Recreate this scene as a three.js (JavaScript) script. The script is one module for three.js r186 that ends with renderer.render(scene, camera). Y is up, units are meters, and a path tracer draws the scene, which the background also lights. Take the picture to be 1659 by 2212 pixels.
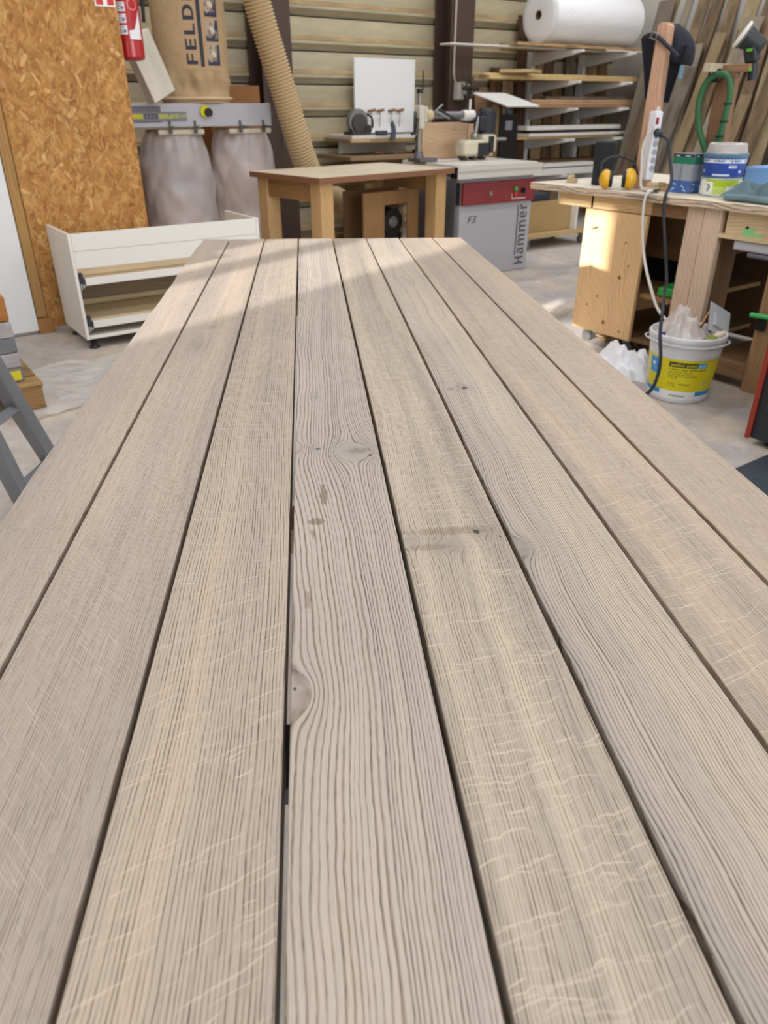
import * as THREE from 'three';
import { RoundedBoxGeometry } from 'three/addons/geometries/RoundedBoxGeometry.js';
import { mergeGeometries } from 'three/addons/utils/BufferGeometryUtils.js';
import { RectAreaLightUniformsLib } from 'three/addons/lights/RectAreaLightUniformsLib.js';

// ---------------------------------------------------------------- camera, sky, sun, exposure
const scene = new THREE.Scene();
const renderer = new THREE.WebGLRenderer({ antialias: true });
renderer.toneMapping = THREE.LinearToneMapping;
renderer.toneMappingExposure = 1.0;
renderer.shadowMap.enabled = true;
RectAreaLightUniformsLib.init();

const camera = new THREE.PerspectiveCamera(69.3, 1659 / 2212, 0.02, 80);
camera.position.set(0, 1.30, 0);
{
  const yaw = THREE.MathUtils.degToRad(35.05), pitch = Math.atan(882 / 1600);
  camera.lookAt(Math.sin(yaw) * Math.cos(pitch), 1.30 - Math.sin(pitch), -Math.cos(yaw) * Math.cos(pitch));
}
camera.focus = 0.95;
camera.userData.fStop = 8.5;
camera.updateProjectionMatrix();

{ // pale winter sky outside the windows and the added gate opening
  const w = 64, h = 32, d = new Float32Array(w * h * 4);
  for (let j = 0; j < h; j++) for (let i = 0; i < w; i++) {
    const e = (j + 0.5) / h * 2 - 1, t = Math.max(0, e), k = (j * w + i) * 4;
    const up = e > 0;
    d[k] = up ? 5.2 - 2.2 * t : 1.6; d[k + 1] = up ? 5.7 - 1.8 * t : 1.6; d[k + 2] = up ? 6.4 - 0.9 * t : 1.5; d[k + 3] = 1;
  }
  const sky = new THREE.DataTexture(d, w, h, THREE.RGBAFormat, THREE.FloatType);
  sky.mapping = THREE.EquirectangularReflectionMapping; sky.magFilter = THREE.LinearFilter; sky.needsUpdate = true;
  scene.background = sky;
}
const sun = new THREE.DirectionalLight(new THREE.Color(1, 0.985, 0.97), 14);
sun.position.set(-9.3 * 1.2 + 1, 2.16 * 1.2 + 0.9, 3.72 * 1.2 - 1.8);
sun.target.position.set(1, 0.9, -1.8);
sun.castShadow = true; sun.shadow.radius = 1.6; sun.shadow.mapSize.set(2048, 2048);
Object.assign(sun.shadow.camera, { left: -8, right: 8, top: 6, bottom: -6, near: 0.5, far: 30 });
scene.add(sun, sun.target);
const FILL_LED_COLOR = new THREE.Color(0.90, 0.935, 1.0), FILL_LED_POWER = 26;  // tint and strength of the added ceiling lamps

// ---------------------------------------------------------------- helpers
function rng(seed) { let a = seed >>> 0; return () => { a = (a + 0x6D2B79F5) | 0; let t = Math.imul(a ^ (a >>> 15), 1 | a); t = (t + Math.imul(t ^ (t >>> 7), 61 | t)) ^ t; return ((t ^ (t >>> 14)) >>> 0) / 4294967296; }; }
const R = rng(20240);
const rr = (a, b) => a + (b - a) * R();
function hash(i, j, s) { let h = Math.imul(i, 374761393) ^ Math.imul(j, 668265263) ^ Math.imul(s, 1274126177); h = Math.imul(h ^ (h >>> 13), 1103515245); return ((h ^ (h >>> 16)) >>> 0) / 4294967296; }
function vn(x, y, s) {
  const i = Math.floor(x), j = Math.floor(y), fx = x - i, fy = y - j, u = fx * fx * (3 - 2 * fx), v = fy * fy * (3 - 2 * fy);
  const a = hash(i, j, s), b = hash(i + 1, j, s), c = hash(i, j + 1, s), d = hash(i + 1, j + 1, s);
  return a + (b - a) * u + (c - a) * v + (a - b - c + d) * u * v;
}
function vnp(x, y, px, py, s) { // periodic
  const i = Math.floor(x), j = Math.floor(y), fx = x - i, fy = y - j, u = fx * fx * (3 - 2 * fx), v = fy * fy * (3 - 2 * fy);
  const m = (n, p) => ((n % p) + p) % p, i0 = m(i, px), i1 = m(i + 1, px), j0 = m(j, py), j1 = m(j + 1, py);
  const a = hash(i0, j0, s), b = hash(i1, j0, s), c = hash(i0, j1, s), d = hash(i1, j1, s);
  return a + (b - a) * u + (c - a) * v + (a - b - c + d) * u * v;
}
const sm = (a, b, x) => { const t = Math.min(1, Math.max(0, (x - a) / (b - a))); return t * t * (3 - 2 * t); };
const V = (x, y, z) => new THREE.Vector3(x, y, z);

function tex(data, w, h, srgb = true, repeat = false) {
  const t = new THREE.DataTexture(data, w, h, THREE.RGBAFormat, THREE.UnsignedByteType);
  if (srgb) t.colorSpace = THREE.SRGBColorSpace;
  t.magFilter = THREE.LinearFilter; t.minFilter = THREE.LinearMipmapLinearFilter; t.generateMipmaps = true;
  if (repeat) t.wrapS = t.wrapT = THREE.RepeatWrapping;
  t.needsUpdate = true; return t;
}
function canvasTex(w, h, draw) {
  const c = document.createElement('canvas'); c.width = w; c.height = h;
  draw(c.getContext('2d'), w, h);
  const t = new THREE.CanvasTexture(c); t.colorSpace = THREE.SRGBColorSpace; return t;
}
// generic sawn wood: u along the grain, one metre by a quarter metre, neutral so that colours tint it
function grainTexture(seed, strength) {
  const w = 1024, h = 256, d = new Uint8Array(w * h * 4);
  for (let j = 0; j < h; j++) for (let i = 0; i < w; i++) {
    const u = i / w, v = j / h;
    const wob = (vnp(u * 4, v * 3, 4, 3, seed) - 0.5) * 2.2 + (vnp(u * 10, v * 8, 10, 8, seed + 1) - 0.5) * 0.7;
    const ring = 0.5 + 0.5 * Math.sin((v * 14 + wob) * Math.PI * 2);
    const fib = vnp(u * 30, v * 128, 30, 128, seed + 2), cloud = vnp(u * 5, v * 4, 5, 4, seed + 3);
    const k = 0.93 - strength * (0.16 * ring * ring * ring + 0.16 * (fib - 0.5) + 0.16 * (cloud - 0.5));
    const o = (j * w + i) * 4, g = Math.max(0, Math.min(1, k)) * 255;
    d[o] = g; d[o + 1] = g * (1 - 0.012 * ring); d[o + 2] = g * (1 - 0.03 * ring); d[o + 3] = 255;
  }
  return tex(d, w, h, true, true);
}
function noiseTexture(seed, n, lo, hi, f1, f2) {
  const d = new Uint8Array(n * n * 4);
  for (let j = 0; j < n; j++) for (let i = 0; i < n; i++) {
    const u = i / n, v = j / n;
    const a = 0.45 * vnp(u * f1, v * f1, f1, f1, seed) + 0.3 * vnp(u * f1 * 3, v * f1 * 3, f1 * 3, f1 * 3, seed + 1) + 0.25 * vnp(u * f2, v * f2, f2, f2, seed + 2);
    const g = 255 * (lo + (hi - lo) * a), o = (j * n + i) * 4; d[o] = d[o + 1] = d[o + 2] = g; d[o + 3] = 255;
  }
  return tex(d, n, n, true, true);
}
const GRAIN = grainTexture(11, 1), GRAIN_SOFT = grainTexture(23, 0.45), GRAIN_ROUGH = grainTexture(47, 2.0), MOTTLE = noiseTexture(5, 512, 0.72, 1.0, 5, 90), SPECK = noiseTexture(9, 256, 0.8, 1.0, 3, 70);

const mats = new Map();
function mat(color, rough = 0.6, o = {}) {
  const key = String(color) + rough + JSON.stringify(Object.fromEntries(Object.entries(o).map(([k, v]) => [k, v && v.isTexture ? v.uuid : v])));
  if (!mats.has(key)) {
    const P = o.transmission || o.clearcoat || o.sheen ? THREE.MeshPhysicalMaterial : THREE.MeshStandardMaterial;
    mats.set(key, new P({ color, roughness: rough, ...o }));
  }
  return mats.get(key);
}
const wood = (color, rough = 0.65, t = GRAIN_SOFT) => mat(color, rough, { map: t, bumpMap: t, bumpScale: 0.0006 });

// geometry --------------------------------------------------------
function place(g, x = 0, y = 0, z = 0, rx = 0, ry = 0, rz = 0) {
  if (rx || ry || rz) g.applyMatrix4(new THREE.Matrix4().makeRotationFromEuler(new THREE.Euler(rx, ry, rz)));
  return g.translate(x, y, z);
}
function uvm(g, shift = null) { // uv in metres, u along the longest side
  if (g.index) g = g.toNonIndexed();
  g.computeBoundingBox(); const s = g.boundingBox.getSize(V(0, 0, 0));
  const L = s.x >= s.y && s.x >= s.z ? 0 : s.y >= s.z ? 1 : 2, p = g.attributes.position, uv = new Float32Array(p.count * 2);
  const a = V(), b = V(), c = V(), n = V(), e = V(), ou = shift ? shift[0] : rr(0, 1), ov = shift ? shift[1] : rr(0, 1);
  for (let i = 0; i < p.count; i += 3) {
    a.fromBufferAttribute(p, i); b.fromBufferAttribute(p, i + 1); c.fromBufferAttribute(p, i + 2);
    n.subVectors(b, a).cross(e.subVectors(c, a));
    const q = [Math.abs(n.x), Math.abs(n.y), Math.abs(n.z)], D = q[0] > q[1] && q[0] > q[2] ? 0 : q[1] > q[2] ? 1 : 2;
    const U = D === L ? (L + 1) % 3 : L, W = 3 - D - U;
    for (const [k, P] of [[i, a], [i + 1, b], [i + 2, c]]) { uv[k * 2] = P.getComponent(U) + ou; uv[k * 2 + 1] = P.getComponent(W) * 4 + ov; }
  }
  g.setAttribute('uv', new THREE.BufferAttribute(uv, 2)); return g;
}
function box(w, h, d, x = 0, y = 0, z = 0, r = 0.003) { // centre at x, y, z
  const m = Math.min(w, h, d) * 0.45;
  const g = r > 0 ? new RoundedBoxGeometry(w, h, d, 1, Math.min(r, m)) : new THREE.BoxGeometry(w, h, d);
  return uvm(g).translate(x, y, z);
}
const slab = (x0, x1, y0, y1, z0, z1, r = 0.003) => box(x1 - x0, y1 - y0, Math.abs(z1 - z0), (x0 + x1) / 2, (y0 + y1) / 2, (z0 + z1) / 2, r);
function bar(a, b, w, h, r = 0.003, roll = 0) { // rectangular bar from a to b (arrays)
  const A = V(...a), B = V(...b), d = B.clone().sub(A), L = d.length();
  const g = uvm(new RoundedBoxGeometry(w, L, h, 1, Math.min(r, w * 0.45, h * 0.45)));
  if (roll) g.rotateY(roll);
  g.applyQuaternion(new THREE.Quaternion().setFromUnitVectors(V(0, 1, 0), d.normalize()));
  return g.translate((A.x + B.x) / 2, (A.y + B.y) / 2, (A.z + B.z) / 2);
}
function rod(a, b, r1, r2 = r1, seg = 16) {
  const A = V(...a), B = V(...b), d = B.clone().sub(A), L = d.length();
  const g = new THREE.CylinderGeometry(r2, r1, L, seg).toNonIndexed();
  g.applyQuaternion(new THREE.Quaternion().setFromUnitVectors(V(0, 1, 0), d.normalize()));
  return g.translate((A.x + B.x) / 2, (A.y + B.y) / 2, (A.z + B.z) / 2);
}
const lathe = (pts, seg = 40, x = 0, y = 0, z = 0) => new THREE.LatheGeometry(pts.map(p => new THREE.Vector2(p[0], p[1])), seg).toNonIndexed().translate(x, y, z);
const tube = (pts, r, n = 60, s = 8, closed = false) => new THREE.TubeGeometry(new THREE.CatmullRomCurve3(pts.map(p => V(...p)), closed, 'centripetal'), n, r, s, closed).toNonIndexed();
const ball = (r, x, y, z, sx = 1, sy = 1, sz = 1) => new THREE.SphereGeometry(r, 20, 14).toNonIndexed().scale(sx, sy, sz).translate(x, y, z);
function prism(pts, depth, bevel = 0) { // outline in xy, extruded along +z
  const s = new THREE.Shape(pts.map(p => new THREE.Vector2(p[0], p[1])));
  const g = new THREE.ExtrudeGeometry(s, { depth: depth - 2 * bevel, bevelEnabled: bevel > 0, bevelSize: bevel, bevelThickness: bevel, bevelOffset: -bevel, bevelSegments: 1, curveSegments: 8 });
  return uvm(g.translate(0, 0, bevel));
}
function torus(R0, r, x, y, z, rx = 0, ry = 0, rz = 0, arc = Math.PI * 2) { return place(new THREE.TorusGeometry(R0, r, 10, 32, arc).toNonIndexed(), x, y, z, rx, ry, rz); }
function crumple(r, sx, sy, sz, amp, freq, seed, detail = 6) { // crumpled sheet heap with creased facets, base at y = 0
  const g = new THREE.IcosahedronGeometry(1, Math.max(2, Math.min(5, Math.round(detail / 6)))), p = g.attributes.position, v = V();
  for (let i = 0; i < p.count; i++) {
    v.fromBufferAttribute(p, i).normalize();
    const q = (n) => Math.round(n * 4096), h = hash(q(v.x) + 77, q(v.y) * 3 + q(v.z) * 7, seed), fold = Math.abs(vn(v.x * freq + v.y * freq * 0.7 + 9, v.z * freq - v.y * freq + 5, seed) - 0.5) * 2;
    const k = 1 + amp * (1.2 * (fold - 0.5) + 0.45 * (h - 0.5));
    v.multiplyScalar(r * k); p.setXYZ(i, v.x * sx, Math.max(v.y * sy, -r * sy * 0.55) + r * sy * 0.55, v.z * sz);
  }
  g.computeVertexNormals(); return g;
}
function sheetHeap(rx, h, rz, seed, peaks = []) { // crumpled plastic: a dome of sheet with ridged folds and a few raised peaks
  const ridge = (x, y, s) => 1 - Math.abs(2 * vn(x, y, s) - 1);
  return grid(72, 40, (u, v) => {
    const a = u * Math.PI * 2, r = v, cx = Math.cos(a) * r, cz = Math.sin(a) * r;
    const f = Math.pow(ridge(cx * 2.3 + 7, cz * 2.3 + 3, seed), 2) * 0.5 + Math.pow(ridge(cx * 5 + 2, cz * 5 + 8, seed + 1), 2) * 0.28 + ridge(cx * 11, cz * 11, seed + 2) * 0.09;
    let y = (1 - r * r) * 0.62 + f * (0.25 + 0.75 * (1 - r)) * (r > 0.97 ? 0.3 : 1) - 0.06;
    for (const [px, pz, pr, ph] of peaks) y += ph * Math.exp(-((cx - px) ** 2 + (cz - pz) ** 2) / (pr * pr)) * (0.75 + 0.5 * f);
    const w = 1 + 0.14 * (vn(Math.cos(a) * 3 + 9, Math.sin(a) * 3 + 4, seed + 3) - 0.5) + 0.05 * Math.sin(a * 13);
    return [cx * rx * w, Math.max(0, y) * h * (r >= 1 ? 0 : 1), cz * rz * w];
  }, true);
}
function grid(nu, nv, f, closeU = false) { // smooth parametric surface f(u, v) -> [x, y, z]
  const pos = [], uv = [], idx = [];
  for (let j = 0; j <= nv; j++) for (let i = 0; i <= nu; i++) { pos.push(...f(i / nu, j / nv)); uv.push(i / nu, j / nv); }
  for (let j = 0; j < nv; j++) for (let i = 0; i < nu; i++) { const a = j * (nu + 1) + i, b = a + 1, c = a + nu + 1, d = c + 1; idx.push(a, b, c, b, d, c); }
  const g = new THREE.BufferGeometry();
  g.setAttribute('position', new THREE.Float32BufferAttribute(pos, 3)); g.setAttribute('uv', new THREE.Float32BufferAttribute(uv, 2)); g.setIndex(idx); g.computeVertexNormals();
  if (closeU) { const n = g.attributes.normal; for (let j = 0; j <= nv; j++) { const a = j * (nu + 1), b = a + nu; const x = n.getX(a) + n.getX(b), y = n.getY(a) + n.getY(b), z = n.getZ(a) + n.getZ(b), l = Math.hypot(x, y, z) || 1; n.setXYZ(a, x / l, y / l, z / l); n.setXYZ(b, x / l, y / l, z / l); } }
  return g.toNonIndexed();
}
function merge(list) {
  if (!Array.isArray(list)) return list;
  if (list.length === 1) return list[0];
  return mergeGeometries(list.map(g => { const q = g.index ? g.toNonIndexed() : g; for (const k of Object.keys(q.attributes)) if (!['position', 'normal', 'uv'].includes(k)) q.deleteAttribute(k); return q; }));
}
// objects ---------------------------------------------------------
const used = new Map();
function numbered(name) { const n = used.get(name) || 0; used.set(name, n + 1); return n ? `${name}_${String(n).padStart(3, '0')}` : name; }
function thing(name, label, category, [x, y, z] = [0, 0, 0], turn = 0, group) {
  const o = new THREE.Group(); o.name = numbered(name); o.position.set(x, y, z); o.rotation.y = turn;
  o.userData = { label, category }; if (group) o.userData.group = group; scene.add(o); return o;
}
function part(name, geos, m, parent, label) {
  const o = new THREE.Mesh(merge(geos), m); o.name = name; o.castShadow = o.receiveShadow = true;
  if (label) o.userData.label = label; parent.add(o); return o;
}
function solo(name, label, category, geos, m, pos = [0, 0, 0], turn = 0, group) { // a thing that is one mesh
  const o = new THREE.Mesh(merge(geos), m); o.name = numbered(name); o.castShadow = o.receiveShadow = true;
  o.position.set(...pos); o.rotation.y = turn; o.userData = { label, category }; if (group) o.userData.group = group; scene.add(o); return o;
}
function struct(name, geos, m, parent, label) {
  const o = geos ? new THREE.Mesh(merge(geos), m) : new THREE.Group(); o.name = name; o.castShadow = o.receiveShadow = true;
  if (!parent) { o.userData.kind = 'structure'; scene.add(o); } else parent.add(o);
  if (label) o.userData.label = label; return o;
}
const WHITE = mat('#e4e0d8', 0.45), STEEL = mat('#9b9a98', 0.38, { metalness: 0.8 }), DARK = mat('#1d1d20', 0.5), BLACK = mat('#121214', 0.45), GREY = mat('#8d8d92', 0.5);
const PINE = '#d9b98a', BEECH = '#c99f68', BROWN = '#8a6a4a';
// ---------------------------------------------------------------- the long oak table
const TA = THREE.MathUtils.degToRad(29.5);      // the table stands askew in the room
// every plank in its own metres: u across from its left edge, v along from the near end of the table
const SEAM = 1.02, NEAR_END = 0.06;
function strokes(seed, n, o) {
  const r = rng(seed), out = [];
  for (let i = 0; i < n; i++) {
    const v0 = o.v0 + (o.v1 - o.v0) * Math.pow(r(), o.pow || 1), L = o.len[0] + (o.len[1] - o.len[0]) * r() * r();
    out.push({ v: v0, u: o.u0 + (o.u1 - o.u0) * r(), L, s: o.s + (r() - 0.5) * o.sv, c: (r() - 0.5) * o.c, t: o.t * (0.6 + 0.8 * r()), a: o.a * (0.35 + 0.65 * r()), ph: r() * 9, w: o.w });
  }
  return out;
}
function plankTexture(P, w, vs, ve, W, Hh) {
  const d = new Uint8Array(W * Hh * 4), ray = new Float32Array(W * Hh), L = ve - vs;
  for (const k of P.rays) {
    if (k.v < vs - 0.08 || k.v > ve + 0.08) continue;
    const j0 = Math.max(0, Math.floor((k.u - k.L / 2) / w * Hh)), j1 = Math.min(Hh - 1, Math.ceil((k.u + k.L / 2) / w * Hh));
    for (let j = j0; j <= j1; j++) {
      const u = (j + 0.5) / Hh * w, x = u - k.u, e = 1 - Math.pow(Math.abs(x) / (k.L / 2 + 1e-6), 3); if (e <= 0) continue;
      const v = k.v + k.s * x + k.c * x * x * 12 + k.w * (vn(u * 60 + k.ph, k.ph, 77) - 0.5) + k.w * 0.25 * (vn(u * 200 + k.ph, k.ph, 78) - 0.5);
      const ci = (v - vs) / L * W, sg = Math.max(0.75, k.t * W / L), br = 0.6 + 0.4 * vn(u * 170 + k.ph * 3, k.ph, 79);
      for (let i = Math.max(0, Math.floor(ci - 3 * sg)); i <= Math.min(W - 1, ci + 3 * sg); i++) {
        const q = (i - ci) / sg, g = e * k.a * br * Math.exp(-q * q); const o = j * W + i; if (g > ray[o]) ray[o] = g;
      }
    }
  }
  const s = P.seed, b = P.base;
  for (let j = 0; j < Hh; j++) {
    const u = (j + 0.5) / Hh * w;
    for (let i = 0; i < W; i++) {
      const v = vs + (i + 0.5) / W * L;
      let x = u, dark = 0, calm = 0;
      for (const k of P.knots) {
        const dx = x - k.u, dy = (v - k.v) * k.e, r2 = dx * dx + dy * dy, a2 = k.a * k.a;
        if (r2 > a2 * 400) continue;
        const q = r2 / a2;
        if (q < 1) { x = k.u + dx * q * 0.12; calm = Math.max(calm, 1 - q * q); dark = Math.max(dark, k.d * (0.75 - 0.35 * q)); }
        else { x = k.u + dx * (1 - 0.88 / q); dark = Math.max(dark, k.d * 0.45 * Math.exp(-(Math.sqrt(q) - 1) * 1.6)); }
      }
      const wob = P.wob * ((vn(v * P.wf, u * 3 + 3, s) - 0.5) * 2 + (vn(v * P.wf * 2.7, u * 6, s + 1) - 0.5) * 0.9 + (vn(v * P.wf * 7, u * 9, s + 10) - 0.5) * 0.35) + P.jit * ((vn(v * 30, u * 110, s + 2) - 0.5) + 0.45 * (vn(v * 110, u * 420, s + 11) - 0.5));
      const X = x + wob + P.lean * v;
      let ringc = (P.tight ? X + P.tight * X * Math.abs(X) : X) / P.sp; ringc += 0.9 * (vn(ringc * 0.45, v * 0.5, s + 3) - 0.5);
      const id = Math.floor(ringc), e = ringc - id, rnd = hash(id, 3, s + 4), w1 = P.ew * (0.65 + 0.7 * rnd);
      const line = sm(0, w1 * 0.35, e) * (1 - sm(w1 * 0.45, w1 * 1.25, e));
      const along = vn(v * P.pl, id * 13.7, s + 5), micro = vn(X * 1700, v * 130, s + 6);
      const dash = (1 - P.brk + P.brk * sm(0.22, 0.62, along)) * (0.6 + 0.8 * micro);
      const fib = vn(X * 800, v * 10, s + 7), tone = 0.7 * vn(X * P.tf, v * 0.9, s + 8) + 0.3 * vn(X * P.tf * 3, v * 1.7, s + 12), patch = vn(u * 14, v * 5, s + 9), pore = sm(0.66, 0.86, vn(X * 1100, v * 85, s + 13));
      const ln = line * dash * (1 - 0.75 * calm);
      let k = 1 - P.bd * ln * (0.65 + 0.5 * rnd) - P.pd * pore * (1 - line) - 0.05 * (fib - 0.5) - P.td * (tone - 0.5) - 0.05 * (patch - 0.5) - 0.03 * (micro - 0.5);
      k *= 1 - 0.42 * dark;
      const grey = (tone - 0.5) * P.tg, warm = ln;
      let cr = b[0] * k * (1 - 0.02 * grey - 0.03 * dark), cg = b[1] * k * (1 - 0.058 * warm), cb = b[2] * k * (1 + 0.05 * grey - 0.14 * warm + 0.03 * dark);
      const q = ray[j * W + i] * (1 - 0.8 * dark);
      if (q > 0) { cr += (b[0] * 1.2 - cr) * q; cg += (b[1] * 1.18 - cg) * q; cb += (b[2] * 1.19 - cb) * q; }
      for (const h of P.holes) { const dx = (u - h[0]) / h[2], dy = (v - h[1]) / h[3], r2 = dx * dx + dy * dy + 0.9 * (vn(u * 420, v * 160, 5) - 0.5); if (r2 < 1) { const g = (1 - r2 * r2) * h[4]; const br = h[4] > 0.5 ? 0 : 1; cr *= 1 - g * (1 - 0.1 * br); cg *= 1 - g * (1 + 0.08 * br); cb *= 1 - (br ? 1.3 : 0.95) * g; } }
      const o = (j * W + i) * 4;
      d[o] = Math.min(255, cr); d[o + 1] = Math.min(255, cg); d[o + 2] = Math.min(255, cb); d[o + 3] = 255;
    }
  }
  return tex(d, W, Hh);
}
const oakBase = { wob: 0.006, wf: 1.6, jit: 0.0006, lean: 0, tight: 0, sp: 0.0026, ew: 0.36, bd: 0.24, pd: 0.06, pl: 22, brk: 0.55, tf: 26, td: 0.10, tg: 1, knots: [], holes: [], rays: [] };
const PLANKS = [
  { u0: -0.4120, u1: -0.3108, end: 3.135, base: [168, 154, 141], seed: 101, sp: 0.0022, bd: 0.12, pd: 0.10, td: 0.13, lean: 0.03, brk: 0.8, rays: strokes(1, 520, { v0: 0.1, v1: 3, len: [0.006, 0.03], u0: 0, u1: 0.1, s: 1.6, sv: 1.6, c: 1, t: 0.0004, a: 0.75, w: 0.002 }) },
  { u0: -0.3052, u1: -0.1738, end: 3.128, base: [167, 153, 140], seed: 102, sp: 0.0024, bd: 0.20, pd: 0.10, td: 0.14, lean: -0.012, brk: 0.75, wob: 0.004,
    knots: [{ u: 0.066, v: 1.80, a: 0.006, e: 0.55, d: 0.5 }, { u: 0.05, v: 1.655, a: 0.012, e: 0.3, d: 0.4 }],
    rays: [...strokes(2, 560, { v0: 0.15, v1: 1.4, len: [0.008, 0.055], u0: 0, u1: 0.1, s: -1.2, sv: 0.25, c: 1.5, t: 0.0005, a: 0.8, w: 0.002 }), ...strokes(22, 200, { v0: 0.8, v1: 3.1, len: [0.006, 0.03], u0: 0, u1: 0.13, s: -0.8, sv: 0.6, c: 1, t: 0.0005, a: 0.5, w: 0.002 })] },
  { u0: -0.1682, u1: -0.0412, end: 3.121, base: [172, 157, 141], seed: 103, sp: 0.0036, ew: 0.3, bd: 0.34, td: 0.13, wob: 0.006, pl: 34, brk: 0.6, jit: 0.0007,
    rays: [...strokes(3, 150, { v0: 0.2, v1: 0.75, len: [0.012, 0.07], u0: 0, u1: 0.125, s: 0.5, sv: 0.18, c: 1, t: 0.0007, a: 0.85, w: 0.004 }), ...strokes(33, 480, { v0: 0.7, v1: 2.6, len: [0.01, 0.11], u0: 0, u1: 0.125, s: -0.1, sv: 0.14, c: 0.8, t: 0.0005, a: 0.8, w: 0.003 })] },
  { u0: -0.0352, u1: 0.0932, end: 3.114, base: [173, 161, 149], seed: 104, sp: 0.0074, tight: 4.6, ew: 0.40, bd: 0.31, pd: 0.02, pl: 7, brk: 0.25, wob: 0.013, wf: 1.8, jit: 0.0013, td: 0.07, tg: 1.0,
    knots: [{ u: 0.090, v: 1.046, a: 0.024, e: 0.75, d: 0.36 }, { u: 0.036, v: 1.062, a: 0.006, e: 0.6, d: 0.5 }, { u: 0.002, v: 1.066, a: 0.017, e: 0.7, d: 0.15 }, { u: -0.002, v: 0.516, a: 0.021, e: 0.65, d: 0.12 }, { u: 0.004, v: 1.66, a: 0.010, e: 0.35, d: 0.3 }, { u: 0.033, v: 1.30, a: 0.006, e: 0.4, d: 0.35 }],
    holes: [[0.036, 1.061, 0.0045, 0.004, 0.62], [0.114, 1.03, 0.004, 0.005, 0.5], [0.098, 1.048, 0.02, 0.012, 0.16], [0.004, 0.522, 0.0016, 0.003, 0.6], [0.040, 0.905, 0.0055, 0.034, 0.26], [0.028, 0.832, 0.013, 0.010, 0.26], [0.024, 0.80, 0.004, 0.014, 0.18], [0.016, 0.66, 0.004, 0.022, 0.16]], rays: [] },
  { u0: 0.0988, u1: 0.2272, end: 3.107, base: [168, 155, 139], seed: 105, sp: 0.0030, bd: 0.26, pd: 0.08, td: 0.26, tf: 38, tg: 0.4, wob: 0.007, wf: 2.4, pl: 30, brk: 0.7,
    knots: [{ u: 0.052, v: 0.757, a: 0.013, e: 0.9, d: 0.4 }, { u: 0.010, v: 0.772, a: 0.013, e: 0.8, d: 0.38 }, { u: 0.096, v: 0.786, a: 0.010, e: 0.8, d: 0.4 }],
    holes: [[0.094, 0.787, 0.0036, 0.006, 0.72], [0.121, 0.772, 0.0018, 0.004, 0.6], [0.06, 0.792, 0.06, 0.011, 0.15], [0.03, 0.755, 0.03, 0.008, 0.12]],
    rays: [...strokes(5, 150, { v0: 0.2, v1: 0.72, len: [0.015, 0.1], u0: 0, u1: 0.127, s: 0.2, sv: 0.16, c: 1.0, t: 0.0009, a: 0.95, w: 0.008 }), ...strokes(55, 360, { v0: 0.8, v1: 1.9, len: [0.012, 0.09], u0: 0, u1: 0.127, s: 0.14, sv: 0.16, c: 1.2, t: 0.0007, a: 0.8, w: 0.005 }), ...strokes(56, 120, { v0: 1.7, v1: 3.1, len: [0.008, 0.05], u0: 0, u1: 0.127, s: 0.1, sv: 0.3, c: 1, t: 0.0007, a: 0.5, w: 0.004 })] },
  { u0: 0.2328, u1: 0.3582, end: 3.1, base: [170, 158, 145], seed: 106, sp: 0.0040, ew: 0.38, bd: 0.34, pd: 0.04, pl: 16, brk: 0.4, td: 0.2, tg: 1.2, wob: 0.012, wf: 2.2, tight: 2, jit: 0.0008,
    knots: [{ u: 0.000, v: 0.745, a: 0.018, e: 0.7, d: 0.25 }, { u: 0.048, v: 1.317, a: 0.008, e: 0.6, d: 0.5 }, { u: 0.022, v: 1.314, a: 0.005, e: 0.6, d: 0.5 }, { u: 0.06, v: 2.3, a: 0.016, e: 0.35, d: 0.3 }],
    holes: [[0.048, 1.317, 0.007, 0.005, 0.6], [0.022, 1.314, 0.004, 0.004, 0.55]],
    rays: strokes(6, 200, { v0: 0.2, v1: 2.4, len: [0.006, 0.035], u0: 0.02, u1: 0.11, s: -0.9, sv: 0.6, c: 1.2, t: 0.0005, a: 0.5, w: 0.004 }) },
  { u0: 0.3638, u1: 0.4912, end: 3.093, base: [170, 154, 138], seed: 107, sp: 0.0025, bd: 0.24, pd: 0.08, td: 0.16, wob: 0.003, brk: 0.5, pl: 26,
    rays: [...strokes(7, 80, { v0: 0.3, v1: 0.95, len: [0.03, 0.13], u0: 0, u1: 0.126, s: 0.42, sv: 0.12, c: 1.6, t: 0.0007, a: 0.95, w: 0.003 }), ...strokes(77, 460, { v0: 0.3, v1: 2.4, len: [0.008, 0.10], u0: 0, u1: 0.126, s: 0.12, sv: 0.14, c: 0.8, t: 0.0005, a: 0.85, w: 0.003 })] },
  { u0: 0.4968, u1: 0.6120, end: 3.086, base: [171, 154, 137], seed: 108, sp: 0.0022, bd: 0.14, pd: 0.10, td: 0.13, wob: 0.003, brk: 0.7,
    rays: strokes(8, 760, { v0: 0.3, v1: 2.6, len: [0.006, 0.07], u0: 0, u1: 0.115, s: -0.25, sv: 0.35, c: 1.2, t: 0.0005, a: 0.75, w: 0.003 }) },
];
const table = thing('oak_table_top', 'long pale oak table top of eight spaced planks on trestles', 'table top', [0, 0, 0]);
const Tu = V(Math.cos(TA), 0, Math.sin(TA)), Tv = V(Math.sin(TA), 0, -Math.cos(TA)), TOP = 0.83, THICK = 0.042;
const tp = (u, y, v) => [Tu.x * u + Tv.x * v, y, Tu.z * u + Tv.z * v];
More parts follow.
